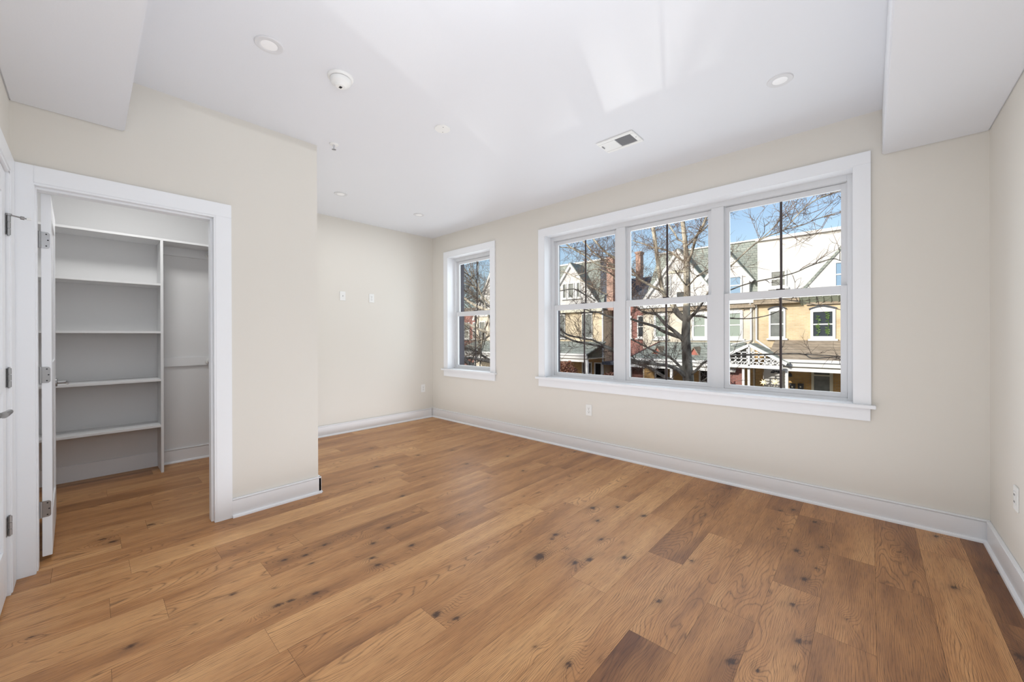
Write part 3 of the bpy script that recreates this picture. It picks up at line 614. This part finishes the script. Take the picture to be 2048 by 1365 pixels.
# plants inside a window
for (xa_, xb_, za_, zb_, lb) in ((-1.98, -1.72, 1.22, 2.2, 'leafy house plant at the left side of the upstairs window across the street'), (-1.62, -1.36, 1.22, 2.38, 'taller leafy house plant at the right side of the upstairs window across the street')):
    rp = random.Random(int(xb_ * -100)); q = MB((xa_, YFAC - .08, za_)); xm = (xa_ + xb_) / 2
    q.tube([(xm, YFAC - .06, za_), (xm + .03, YFAC - .065, (za_ + zb_) / 2), (xm, YFAC - .06, zb_ - .05)], [.012, .01, .006], 5)
    for k in range(34):
        z = rp.uniform(za_ + .05, zb_); l = rp.uniform(.06, .13); a = rp.uniform(-1, 1) + (0 if k % 2 else math.pi); x = xm + .5 * l * math.cos(a)
        dx, dz = math.cos(a) * l, math.sin(a) * l
        q.prism([(xm, YFAC - .06, z), (x + dz * .3, YFAC - .075, z + dz * .5 - dx * .25), (xm + dx, YFAC - .06, z + dz), (x - dz * .3, YFAC - .05, z + dz * .5 + dx * .25)], (0, .003, 0))
    o = q.build('house_plant', M['leaf']); tag(o, lb, 'plant', 'plants in the upstairs window')
porch(hA, OA, -3.6, 4, 1.0, .13, 'shingle_tan', [(-2.8, .11), (1.2, .11)])
MB(OA).box(-2.95, -2.15, YFAC - .25, YFAC, .80, .9).build('flashing_patch', M['shingle_grey'], hA)
w_ = MB(OA).box(-2.12, -2.02, YFAC - .03, YFAC + .06, -2.4, -.46).box(-1.42, -1.30, YFAC - .03, YFAC + .06, -2.4, -.46).box(-2.02, -1.42, YFAC - .03, YFAC + .06, -.56, -.46).box(-2.02, -1.42, YFAC - .03, YFAC + .06, -.74, -.68).build('window', M['out_cream'], hA)
MB(OA).box(-2.02, -1.42, YFAC + .03, YFAC + .055, -2.4, -.56).build('pane', M['pane_grey'], w_)
d_ = MB(OA).box(-4.1, -3.15, YFAC - .02, YFAC + .06, -2.7, -.42).build('front_door', M['stucco'], hA)
q = MB(OA)
for k in range(5):
    t0, t1 = math.pi * k / 5 + .05, math.pi * (k + 1) / 5 - .05
    q.prism([(-3.55 + .06 * math.cos(t0), YFAC - .03, -.72 + .06 * math.sin(t0)), (-3.55 + .26 * math.cos(t0), YFAC - .03, -.72 + .2 * math.sin(t0)), (-3.55 + .26 * math.cos(t1), YFAC - .03, -.72 + .2 * math.sin(t1)), (-3.55 + .06 * math.cos(t1), YFAC - .03, -.72 + .06 * math.sin(t1))], (0, .02, 0))
q.build('fanlight', M['pane_dark'], d_)
for mx, mz, lb in ((-2.88, -1.36, 'left of the two black mailboxes on the ochre porch wall'), (-2.54, -1.33, 'right of the two black mailboxes on the ochre porch wall')):
    mbx = MB((mx, YFAC + .045, mz)).box(mx - .11, mx + .11, YFAC - .10, YFAC + .045, mz - .16, mz + .14).build('mailbox', M['mail'], None, .01)
    tag(mbx, lb, 'mailbox', 'porch mailboxes')
    MB((0, 0, 0)).box(-.12, .12, -.165, -.02, .14, .17).build('lid', M['mail'], mbx, .005)
    MB((0, 0, 0)).box(-.03, .03, -.158, -.15, -.03, .05).build('emblem', M['out_cream'], mbx)
wl = MB((-2.98, YFAC + .05, -.78)).box(-3.06, -2.90, YFAC - .10, YFAC + .05, -.84, -.70).box(-3.02, -2.94, YFAC - .05, YFAC + .05, -.70, -.66).build('porch_lamp', M['mail'], None, .01)
tag(wl, 'small dark porch lamp above the mailboxes', 'lamp')
def star(px, pz, py, R, label):
    me = MB((px, py, pz)); pts = []
    n = 7
    vs = []; fs = []
    for k in range(2 * n):
        r = R if k % 2 == 0 else R * .42; t = math.pi * k / n + .2; vs.append((px + r * math.cos(t), py, pz + r * math.sin(t)))
    vs += [(px, py - .1, pz), (px, py + .1, pz)]
    for k in range(2 * n): fs += [(k, (k + 1) % (2 * n), 2 * n), ((k + 1) % (2 * n), k, 2 * n + 1)]
    me.add(vs, fs); o = me.build('star_lantern', M['star']); tag(o, label, 'lantern', 'star lanterns in the porch')
    MB((0, 0, 0)).cyl((0, 0, R * .9), (0, 0, -.42 - pz - .1), .008, n=6).build('hanging_wire', M['out_white'], o)
star(-3.78, -1.02, 22.0, .17, 'glowing paper star lantern hanging in the porch, nearer the front posts'); star(-3.36, -1.0, 22.3, .17, 'glowing paper star lantern hanging in the porch, nearer the white door')
# portico gable with lattice, shared by the two porches
OPG = (-4.2, 21.4, -2.7); pg = empty('portico_gable', (OPG[0] - OA[0], OPG[1] - OA[1], OPG[2] - OA[2]), hA)
q = MB(OPG)
for a, b, t in (((-5.6, .06), (-4.22, .78), .13), ((-4.22, .78), (-2.75, -.06), .13), ((-5.3, -.22), (-2.9, -.22), .16), ((-4.22, .7), (-4.22, -.2), .07)):
    a = Vector((a[0], 21.16, a[1])); b = Vector((b[0], 21.16, b[1])); d = (b - a).normalized(); n = Vector((-d.z, 0, d.x)) * t / 2
    q.prism([a - n, b - n, b + n, a + n], (0, .12, 0))
q.build('rake_frame', M['out_white'], pg)
q = MB(OPG); rp = random.Random(3)
for k in range(9):
    x = -5.05 + k * .24; zt_ = .66 - abs(x + 4.22) * .55
    q.box(x, x + .05, 21.2, 21.24, -.15, zt_)
for z in (-.05, .12, .28, .42):
    hw = (.70 - z) / .55; q.box(-4.22 - hw, -4.22 + hw, 21.2, 21.24, z, z + .045)
for k in range(7):
    x = -5.0 + k * .26; q.prism([(x, 21.21, -.12), (x + .05, 21.21, -.12), (x + .26, 21.21, .1), (x + .21, 21.21, .1)], (0, .03, 0))
q.build('lattice', M['out_white'], pg)
MB(OPG).prism([(-5.65, 21.25, .12), (-4.22, 21.25, .86), (-4.22, 21.25, .80), (-5.62, 21.25, .04)], (0, 1.6, 0)).prism([(-2.65, 21.25, .0), (-4.22, 21.25, .86), (-4.22, 21.25, .80), (-2.68, 21.25, -.08)], (0, 1.6, 0)).build('gable_roof', M['shingle_grey'], pg)
for px in (-4.5, -4.27): MB(OPG).box(px - .05, px + .05, 21.35, 21.45, -2.7, -.29).build('porch_post', M['out_white'], pg)
MB(OPG).box(-5.9, -4.62, 21.9, 22.0, -2.7, -.4).build('brick_screen', M['brick_red'], pg)
# --- cream gabled house, middle and right panes
OB = (-7.6, YFAC, -3.4); hB = empty('row_house', OB); tag(hB, 'cream painted row house with big white front gable behind the tree', 'house', 'row houses across the street')
MB(OB).box(-10.68, -4.52, YFAC, YFAC + 8, -3.4, 3.0).build('brick_wall', M['brick_cream'], hB)
MB(OB).add([(-10.7, YFAC - .1, 3.0), (-4.4, YFAC - .1, 3.0), (-4.4, 25.5, 6.62), (-10.2, 25.5, 6.62), (-10.7, 31.9, 3.0), (-4.4, 31.9, 3.0)], [(0, 1, 2, 3), (3, 2, 5, 4), (0, 3, 4), (1, 5, 2), (0, 4, 5, 1)]).build('roof', M['shingle_grey'], hB)
MB(OB).box(-10.25, -4.4, 25.4, 25.6, 6.58, 6.66).build('ridge_cap', M['out_white'], hB)
gable(hB, OB, -10.7, -6.15, 3.3, 6.35, YFAC - .15, xa=-8.41, depth=1.7)
MB(OB).box(-9.1, -7.72, YFAC - .22, YFAC - .15, 5.0, 5.14).build('gable_beam', M['out_cream'], hB)
gwin(hB, OB, -9.25, -8.85, 3.6, 4.9, 'pane_grey', y=YFAC - .15, frame=.06); gwin(hB, OB, -8.5, -8.0, 3.35, 3.85, 'pane_dark', y=YFAC - .15, frame=.02, rail=False, sill=False)
gable(hB, OB, -7.0, -4.72, 4.4, 5.95, YFAC - .05, xa=-5.9, depth=1.5); MB(OB).box(-6.95, -4.75, YFAC - .05, YFAC + .6, 3.1, 4.42).build('dormer_wall', M['stucco'], hB)
gwin(hB, OB, -5.75, -5.08, 3.45, 4.5, 'pane_blue', y=YFAC - .05, frame=.08)
MB(OB).box(-10.75, -4.45, YFAC - .35, YFAC, 2.96, 3.12).build('gutter', M['out_white'], hB); MB(OB).box(-10.75, -4.45, YFAC - .25, YFAC, 2.72, 2.96).build('cornice', M['shingle_tan'], hB)
for a, b in ((-9.95, -9.1), (-7.7, -6.85), (-5.85, -5.06)): gwin(hB, OB, a, b, 1.05, 2.58, 'blind', frame=.13, arch='tan')
for dx in (-4.66, -4.42):
    MB(OB).tube([(dx, YFAC - .33, 3.0), (dx, YFAC - .1, 2.75), (dx, YFAC - .1, 1.0), (dx + (-.75 if dx < -4.5 else .95), YFAC - .9, .75 if dx < -4.5 else .35)], [.05] * 4, 8).build('downspout', M['downspout'], hB, 0, True)
porch(hB, OB, -10.6, -4.9, .86, -.06, 'shingle_grey', [(-8.0, .13), (-10.4, .13), (-6.0, .13)], hipL=.95)
MB(OB).add([(-10.6, 21.45, -.03), (-9.65, YFAC, .89), (-9.55, YFAC, .89), (-10.45, 21.45, -.03)], [(0, 1, 2, 3)]).build('hip_trim', M['brick_red'], hB)
for xc in (-9.04, -7.02):
    g_ = MB(OB).prism([(xc - .28, 22.2, .13), (xc + .28, 22.2, .13), (xc, 22.2, .56)], (0, 1.0, 0)).build('roof_vent_dormer', M['out_red'], hB)
    MB(OB).prism([(xc - .34, 22.12, .13), (xc, 22.12, .64), (xc, 22.12, .57), (xc - .27, 22.12, .13)], (0, 1.1, 0)).prism([(xc + .34, 22.12, .13), (xc, 22.12, .64), (xc, 22.12, .57), (xc + .27, 22.12, .13)], (0, 1.1, 0)).build('dormer_roof', M['shingle_tan'], g_)
MB(OB).box(-10.6, -4.6, YFAC - .02, YFAC, -3.3, -.4).build('porch_back_wall', M['brick_ochre'], hB)
gwin(hB, OB, -7.3, -6.5, -2.2, -.6, 'pane_dark'); gwin(hB, OB, -9.9, -9.2, -2.2, -.6, 'pane_dark')
# --- dark house set back between
OD = (-12.0, 25, -3.4); hD = empty('row_house', OD); tag(hD, 'dark brick house set back in the gap, with a slate roof', 'house', 'row houses across the street')
MB(OD).box(-13.36, -10.7, 25, 33, -3.4, 3.4).build('brick_wall', M['brick_red'], hD)
MB(OD).add([(-13.4, 24.8, 3.4), (-10.6, 24.8, 3.4), (-11.0, 28, 5.6), (-13.4, 28, 5.6), (-13.4, 32, 3.4), (-10.6, 32, 3.4)], [(0, 1, 2, 3), (3, 2, 5, 4), (0, 3, 4), (1, 5, 2), (0, 4, 5, 1)]).build('roof', M['shingle_dark'], hD)
gwin(hD, OD, -12.4, -11.9, 1.1, 2.6, 'pane_dark', y=25); gwin(hD, OD, -13.1, -12.75, .9, 2.6, 'pane_blue', y=25); gwin(hD, OD, -11.5, -11.0, 1.1, 2.6, 'pane_dark', y=25)
MB(OD).box(-13.4, -10.7, 23.6, 25, -.7, -.5).build('porch_roof', M['shingle_dark'], hD)
MB(OD).box(-12.55, -12.2, 27, 27.5, 3.4, 7.2).box(-12.6, -12.15, 26.95, 27.55, 7.2, 7.35).build('chimney', M['brick_orange'], hD)
# --- white gabled house, left pane
OCc = (-16.5, YFAC, -3.4); hC = empty('row_house', OCc); tag(hC, 'pale brick row house with a white gable of three small windows', 'house', 'row houses across the street')
MB(OCc).box(-20.2, -13.4, YFAC, YFAC + 8, -3.4, 3.0).build('brick_wall', M['brick_tan'], hC)
MB(OCc).add([(-20.2, YFAC - .1, 3.0), (-13.5, YFAC - .1, 3.0), (-13.9, 25.6, 6.85), (-20.2, 25.6, 6.85), (-20.2, 32, 3.0), (-13.5, 32, 3.0)], [(0, 1, 2, 3), (3, 2, 5, 4), (0, 3, 4), (1, 5, 2), (0, 4, 5, 1)]).build('roof', M['shingle_grey'], hC)
MB(OCc).box(-20.2, -13.95, 25.5, 25.7, 6.8, 6.92).build('ridge_cap', M['out_white'], hC)
gable(hC, OCc, -18.5, -13.6, 3.3, 6.5, YFAC - .15, xa=-16.05, depth=1.7)
for a, b in ((-16.75, -16.42), (-16.28, -15.75), (-15.55, -15.22)): gwin(hC, OCc, a, b, 4.0, 5.1, 'pane_grey', y=YFAC - .15, frame=.05, rail=False)
MB(OCc).box(-18.6, -13.5, YFAC - .3, YFAC, 2.95, 3.2).build('gutter', M['out_cream'], hC)
for a, b in ((-17.6, -16.65), (-15.2, -14.35), (-19.6, -18.8)): gwin(hC, OCc, a, b, 1.1, 2.8, 'pane_grey', frame=.03, rail=False, arch='dark')
MB(OCc).tube([(-13.5, YFAC - .1, 3.0), (-13.5, YFAC - .1, -3.2)], [.06, .06], 8).build('downspout', M['downspout'], hC)
porch(hC, OCc, -19.5, -13.3, .86, .08, 'shingle_grey', [(-13.33, .16), (-15.6, .16), (-18.0, .16)])
MB(OCc).box(-13.95, -13.45, 24.4, 25.4, 3.0, 6.6).build('party_wall', M['shingle_dark'], hC); MB(OD).box(-13.44, -12.95, 24.35, 25.4, 3.0, 6.7).build('chimney', M['brick_orange'], hD); MB(OD).box(-12.94, -12.4, 24.7, 25.4, 3.4, 6.55).build('chimney', M['brick_red'], hD)
gwin(hC, OCc, -15.2, -14.4, -2.2, -.6, 'pane_dark'); gwin(hC, OCc, -14.2, -13.6, -2.6, -.6, 'pane_dark')
MB(OCc).box(-19.5, -13.4, YFAC - .02, YFAC, -3.3, -.3).build('porch_back_wall', M['brick_ochre'], hC)
# --- far houses in the narrow window
OE = (-23.6, YFAC, -3.4); hE = empty('row_house', OE); tag(hE, 'far row house with orange-trimmed gable seen through the narrow window', 'house', 'row houses across the street')
MB(OE).box(-26.6, -20.25, YFAC, YFAC + 8, -3.4, 3.0).build('brick_wall', M['brick_cream'], hE)
gable(hE, OE, -26.6, -20.6, 3.0, 8.2, YFAC - .1, depth=2); MB(OE).box(-26.6, -20.3, YFAC + .1, YFAC + 7, 3, 4.5).build('attic_wall', M['stucco'], hE)
for a in (-26.0, -24.6, -23.0): gwin(hE, OE, a, a + .8, 1.0, 2.6, 'pane_grey')
porch(hE, OE, -26.5, -20.4, .86, 0.0, 'shingle_grey', [(-26, .14), (-24, .14), (-22, .14)])
OFf = (-31, YFAC, -3.4); hF = empty('row_house', OFf); tag(hF, 'red brick row house farthest left in the narrow window', 'house', 'row houses across the street')
MB(OFf).box(-40, -27.0, YFAC + 1, YFAC + 8, -3.4, 3.4).build('brick_wall', M['brick_red'], hF)
MB(OFf).prism([(-40, YFAC + .8, 3.4), (-40, YFAC + 8, 3.4), (-40, YFAC + 4.4, 4.4)], (12.9, 0, 0)).build('roof', M['shingle_tan'], hF)
for a in (-31, -29.3, -28): gwin(hF, OFf, a, a + .8, 1.0, 2.6, 'pane_grey', y=YFAC + 1)

# hedge in the front gardens: twiggy mass of small leaves
def hedge(name, x0, x1, y0, y1, z1, label, n):
    rh = random.Random(len(name) + int(x1)); q = MB(((x0 + x1) / 2, (y0 + y1) / 2, -3.3))
    for k in range(n):
        x = rh.uniform(x0, x1); yv = rh.uniform(y0, y1); z = -3.3 + (z1 + 3.3) * rh.random() ** .6 * (.8 + .2 * math.sin(x * 2.1))
        a, b_ = rh.uniform(0, 6.28), rh.uniform(-1, 1); l = rh.uniform(.05, .12)
        d = Vector((math.cos(a), math.sin(a), b_)) * l; e = Vector((-math.sin(a), math.cos(a), rh.uniform(-1, 1))) * l * .5; c = Vector((x, yv, z))
        q.add([c - d, c + e, c + d, c - e], [(0, 1, 2, 3)])
    o = q.build(name, M['hedge']); tag(o, label, 'hedge'); return o
hedge('hedge', -16.2, -12.3, 19.9, 20.9, -.35, 'reddish winter hedge in front of the pale brick house', 5200)
hedge('hedge', -12.0, -8.6, 20.2, 21.1, -.9, 'bare twiggy hedge in front of the dark brick house', 3600)
hedge('hedge', -6.4, -5.3, 20.4, 21.2, -.7, 'bare twiggy shrub right of the tree trunk', 1500)

# ------------------------------------------------------------------ trees
TR = random.Random(42)
def wood(q, path, rad, n=8): q.tube(path, rad, n, True)
def twigs(q, path, rad, count, L0, lvl, base_r, droop=0.0, rng=TR):
    """random side shoots off a 3-d path, recursively"""
    m = len(path) - 1
    for _ in range(count):
        t = rng.random() * m; i = min(int(t), m - 1); f = t - i; p = path[i].lerp(path[i + 1], f); d = (path[i + 1] - path[i]).normalized()
        r = Vector((rng.gauss(0, 1), rng.gauss(0, .8), rng.gauss(.25, .8))).normalized()
        dirn = (d * .8 + r * 1.1).normalized(); l = L0 * rng.uniform(.4, 1.2); k = 4 if lvl > 1 else 3
        pts = [p]; cur = dirn
        for s_ in range(k):
            cur = (cur + Vector((rng.gauss(0, .22), rng.gauss(0, .22), rng.gauss(.05 - droop, .2)))).normalized(); pts.append(pts[-1] + cur * l / k)
        r0 = base_r; q.tube(pts, [r0 * (1 - .65 * j / k) for j in range(k + 1)], 4 if lvl > 1 else 3, False)
        if lvl > 1: twigs(q, pts, None, rng.randint(3, 6), L0 * .48, lvl - 1, max(base_r * .6, .0026), droop, rng)
def px_path(pts, Y0, Y1):
    out = []; rad = []; n = len(pts) - 1
    for i, p in enumerate(pts):
        Y = Y0 + (Y1 - Y0) * i / n; P, s = at(p[0], p[1], Y); out.append(P); rad.append(max(p[2] / 2 * s / F_PX, .004))
    return out, rad
def smooth(path, rad, k=3):
    P = []; R = []
    n = len(path)
    for i in range(n - 1):
        p0 = path[max(i - 1, 0)]; p1 = path[i]; p2 = path[i + 1]; p3 = path[min(i + 2, n - 1)]
        for j in range(k):
            t = j / k; P.append(.5 * ((2 * p1) + (-p0 + p2) * t + (2 * p0 - 5 * p1 + 4 * p2 - p3) * t * t + (-p0 + 3 * p1 - 3 * p2 + p3) * t ** 3)); R.append(rad[i] + (rad[i + 1] - rad[i]) * t)
    P.append(path[-1]); R.append(rad[-1]); return P, R
YT = 9.0
OT, _s = at(1380, 775, YT); OT = (OT.x, YT, -3.42)
tree = empty('street_tree', OT); tag(tree, 'bare street tree with forked trunk outside the three-part window', 'tree')
trunk = [(1377, 775, 21), (1375, 740, 19.5), (1373, 700, 17.5), (1371.5, 670, 16.5), (1373, 640, 15), (1373, 620, 13.5), (1374, 600, 12.5), (1374, 560, 12), (1373.5, 525, 11), (1372, 508, 9.5), (1371, 490, 9), (1368, 465, 8.5), (1365, 442, 8), (1361, 400, 7), (1354, 340, 5.5), (1350, 280, 4)]
P, R = px_path(trunk, YT, YT); P = [Vector((P[0].x + .03, YT, -3.42)), Vector((P[0].x + .01, YT, -1.6))] + P; R = [.24, .16] + R
P, R = smooth(P, R); q = MB(OT); wood(q, P, R, 14); q.build('trunk', M['bark'], tree, 0, True)
LIMBS = [
 ([(1373, 527, 6.5), (1377.5, 520, 6), (1382.7, 509, 5.5), (1387.8, 490, 5), (1394, 471, 5), (1405, 453.7, 5), (1413.5, 433, 4.5), (1426, 405, 4), (1440, 360, 3)], YT, YT - .5),
 ([(1394, 471, 3.2), (1406, 461, 3), (1418, 449, 2.6), (1445, 425, 2)], YT - .25, YT - .8),
 ([(1371, 493, 4), (1378, 488, 3.4), (1385, 481.5, 3.2), (1394, 471, 3)], YT, YT - .3),
 ([(1373, 530, 5), (1366, 523, 4.2), (1357, 515, 4), (1344, 506.5, 3.8), (1323, 497.7, 3.3), (1308, 496, 3), (1290, 489, 2.6), (1266, 481.6, 2)], YT, YT + .8),
 ([(1371, 490, 3.5), (1364, 483, 3), (1355.5, 478.6, 3.4), (1350, 468, 3), (1344, 459.6, 3), (1337, 448, 2.6), (1325, 425, 2)], YT, YT + .5),
 ([(1372, 640, 13), (1363, 634, 12.5), (1353, 624, 12), (1345, 609, 11), (1335, 598, 9.5), (1330, 592, 8.6), (1323, 571, 8.2), (1316, 527, 7.6), (1311.6, 493, 7.4), (1308.6, 471, 7.2), (1306, 453.7, 7), (1301, 400, 6), (1296, 340, 4)], YT, YT + .3),
 ([(1331, 594, 6), (1320, 581, 5.6), (1301, 571, 5), (1279, 559, 5), (1267.6, 544.6, 5), (1248, 528, 4.6), (1226, 514.5, 4.6), (1209.6, 503.5, 4.4), (1187, 478.6, 3.6), (1165, 455, 2.6)], YT + .1, YT - .6),
 ([(1374, 575, 3.2), (1382, 566.6, 2.8), (1395, 552, 2.6), (1410, 543, 2.6), (1418, 539, 2.4), (1450, 526, 2)], YT, YT - 1),
 ([(1374, 572, 3), (1367, 565, 2.8), (1355.5, 549, 2.6), (1349.7, 540, 2.4)], YT, YT - .5),
 ([(1374, 646, 9), (1379.5, 636, 8), (1389, 627.6, 6.2), (1397.5, 616.4, 4.6), (1405, 606.7, 3.8), (1413, 590, 3), (1428, 565, 2)], YT, YT - .5),
 ([(1385, 632, 4.5), (1403, 633, 4), (1415.6, 636, 3.6), (1460, 637, 2.6), (1500, 637.5, 2.2), (1540, 630, 1.8), (1565, 618, 1.4)], YT, YT - .6),
 ([(1371, 684, 11), (1365.5, 679, 10), (1360, 673.5, 9), (1347.4, 662, 7.4), (1335, 652.6, 6.6), (1322.4, 640, 6), (1312.6, 629, 5.4), (1297, 626, 4), (1283, 622.7, 3.4), (1272, 615, 2.6), (1250, 605, 2)], YT, YT - .5),
 ([(1362, 675, 9), (1354, 673, 8), (1339, 668, 7.2), (1325, 662.4, 6.6), (1311, 654, 6), (1300, 650, 5.4), (1278, 644, 4.6), (1262.5, 638.7, 4.4), (1245, 637, 4), (1228.8, 636, 3.6), (1212.5, 632, 3.2), (1199.6, 626, 3), (1182, 623, 2.6), (1150, 612, 2)], YT, YT - 1.2),
 ([(1373, 748, 7), (1367, 741, 6.2), (1357, 730.6, 5.5), (1347.4, 721, 5), (1335, 712.5, 4.8), (1322.4, 708.3, 4.2), (1305.7, 701, 4), (1290, 693, 3.4), (1262.5, 679, 2.6)], YT, YT - .6),
 ([(1374, 756, 10), (1367, 750, 9), (1356, 740, 8.2), (1340.5, 733.4, 7.2), (1328, 730.6, 7), (1306, 728, 6.6), (1278, 723.6, 5.8), (1262.5, 719.5, 5.6), (1245, 712, 5.4), (1229, 703.5, 5.4), (1205.5, 694, 4.8), (1170, 687, 4.4), (1147, 682, 4), (1118.8, 670, 3.4), (1095, 662, 2.6)], YT, YT - 1.6),
 ([(1232, 704, 5), (1222, 697, 4), (1200.8, 688, 3.6), (1186.7, 681, 3.4), (1165.6, 677, 3.4), (1135, 670, 3.8), (1118.8, 656, 3.6), (1100, 640, 2.6)], YT - 1.0, YT - 1.4),
 ([(1374, 775, 9), (1352, 766, 7.5), (1332, 755.6, 6.4), (1312.6, 744.5, 6), (1303, 737.6, 5.2), (1275, 728, 4), (1255, 722, 3)], YT, YT + .4),
 ([(1377, 752, 8), (1388, 744.5, 5.6), (1397.5, 736, 4.8), (1404.5, 728, 4.4), (1415.6, 722, 4.2), (1440, 712, 4), (1460, 711.6, 3.8), (1500, 710, 3.4), (1540, 709, 3), (1575, 708, 2.6), (1608, 709, 2.4), (1624, 717, 2.2), (1666, 715, 1.9), (1682, 720, 1.6)], YT, YT - .8),
 ([(1608, 709, 2), (1650, 711, 1.7), (1700, 715, 1.4)], YT - .7, YT - .9),
 ([(1395, 770, 4), (1406, 762, 3.6), (1418, 754, 3), (1440, 745, 2)], YT, YT - .5),
 ([(1440, 545, 3), (1463, 531, 3), (1488, 507, 2.8), (1518, 482, 2.6), (1540, 471, 2.4), (1568, 459, 2.2), (1604, 421, 2), (1632, 400, 2), (1672, 384, 1.8), (1700, 378, 1.6)], YT - 1, YT - 1.6),
 ([(1518, 482, 2.2), (1538, 464, 1.8), (1553, 448, 1.6), (1562, 434, 1.4)], YT - 1.2, YT - 1.3),
 ([(1568, 459, 1.8), (1600, 452, 1.6), (1640, 436, 1.5), (1690, 424, 1.2)], YT - 1.3, YT - 1.4),
 ([(1440, 588, 3), (1461.5, 580, 2.4), (1498, 567, 2.4), (1558, 554, 2.2), (1591.6, 545, 2), (1621.5, 531.6, 2), (1663.7, 518, 1.8), (1683, 522, 1.6), (1710, 520, 1.2)], YT - .6, YT - 1.4),
 ([(1560, 598, 1.8), (1571, 599.6, 1.7), (1620, 608, 1.6), (1682, 620, 1.5), (1720, 628, 1.2)], YT - 1.4, YT - 1.8),
 ([(1120, 470, 2.4), (1133, 488.6, 3), (1153, 502, 3), (1173, 513, 3), (1195, 530, 3), (1233, 539.5, 3.2), (1270, 552, 3.4)], YT - 1, YT - .2),
 ([(1100, 492, 1.8), (1120.6, 494.8, 1.8), (1140, 496, 1.8), (1153.6, 498.6, 1.8), (1180, 512, 2)], YT - .8, YT - .4),
 ([(1100, 583, 1.6), (1120.6, 582, 1.8), (1148.6, 578.3, 2), (1165, 587, 2.2), (1180, 594.5, 2.2), (1192, 603, 2.4)], YT - 1.2, YT - 1),
 ([(1150, 552, 1.6), (1175, 544.7, 2), (1192, 538.4, 2.4), (1212, 544, 2.8), (1224.6, 549.7, 3), (1233, 562, 3.2), (1250, 580, 3.4)], YT - 1, YT - .5),
 ([(1150, 462, 2), (1167, 481, 2.4), (1187, 505, 2.8), (1209.6, 521, 3), (1233, 537, 3.2)], YT + .2, YT),
 ([(1110, 540, 1.6), (1130, 545, 1.8), (1160, 560, 2), (1185, 575, 2.2), (1215, 590, 2.6)], YT + .9, YT + .5),
 ([(1155, 465, 2), (1167, 483.6, 2.4), (1186, 505, 2.4), (1210, 522, 2.4), (1235, 532, 2.4)], YT + .5, YT + .2),
]
TW = MB(OT)
for pts, y0, y1 in LIMBS:
    P, R = px_path(pts, y0, y1); P, R = smooth(P, R); q = MB(OT); wood(q, P, R, 8 if pts[0][2] > 4 else 6)
    q.build('branch', M['bark'], tree, 0, True)
    L_ = sum((P[i + 1] - P[i]).length for i in range(len(P) - 1))
    thin = pts[-1][0] >= 1560 and pts[-1][1] > 500 or pts[0][:2] == (1385, 632)
    twigs(TW, P[len(P) // 4:], R, int(2 + L_ * (1.8 if thin else 8.5)), .5 if thin else .8, 2 if thin else 3, .0056)
two = TW.build('twigs', M['twig'], tree); two['kind'] = 'stuff'
def grow(q, p, d, l, r, lvl, rng, paths):
    k = 5; pts = [p]; cur = d
    for s_ in range(k):
        cur = (cur + Vector((rng.gauss(0, .12), rng.gauss(0, .12), rng.gauss(.03, .1)))).normalized(); pts.append(pts[-1] + cur * l / k)
    q.tube(pts, [r * (1 - .45 * j / k) for j in range(k + 1)], 8 if lvl > 2 else 5, True); paths.append((pts, lvl))
    if lvl > 0:
        for _ in range(3 if lvl > 2 else 4):
            t = rng.uniform(.35, 1); i = min(int(t * k), k - 1); pp = pts[i + 1]
            r_ = Vector((-abs(rng.gauss(0, 1)) * .9 + .15, rng.gauss(0, 1), rng.gauss(.2, .6))).normalized(); grow(q, pp, (cur * .8 + r_).normalized(), l * .68, r * .52, lvl - 1, rng, paths)
def auto_tree(x, y, h, label, seed, extra=()):
    rng = random.Random(seed); O = (x, y, -3.42); t = empty('bare_tree', O); tag(t, label, 'tree')
    q = MB(O); paths = []; grow(q, Vector((x, y, -3.42)), Vector((0, 0, 1)), h, .17, 4, rng, paths)
    for d, z0 in extra: grow(q, Vector((x, y, z0)), Vector(d).normalized(), 3.4, .07, 3, rng, paths)
    q.build('trunk_and_branches', M['bark'], t, 0, True); q = MB(O)
    for P, lvl in paths:
        if lvl <= 3: twigs(q, P, None, 7, .9, 2, .006, 0, rng)
    o = q.build('twigs', M['twig'], t); o['kind'] = 'stuff'
auto_tree(-11.0, 11.0, 5.0, 'bare twiggy tree filling the view through the narrow window', 7, extra=(((-1, 0, .15), .2), ((-1, .1, -.05), -.8), ((-1, -.2, .45), 1.2), ((-1, .2, .1), 2.2), ((-1, .5, .3), 0.0)))
auto_tree(-19.0, 13.6, 5.5, 'farther bare tree behind the branches in the narrow window', 9)
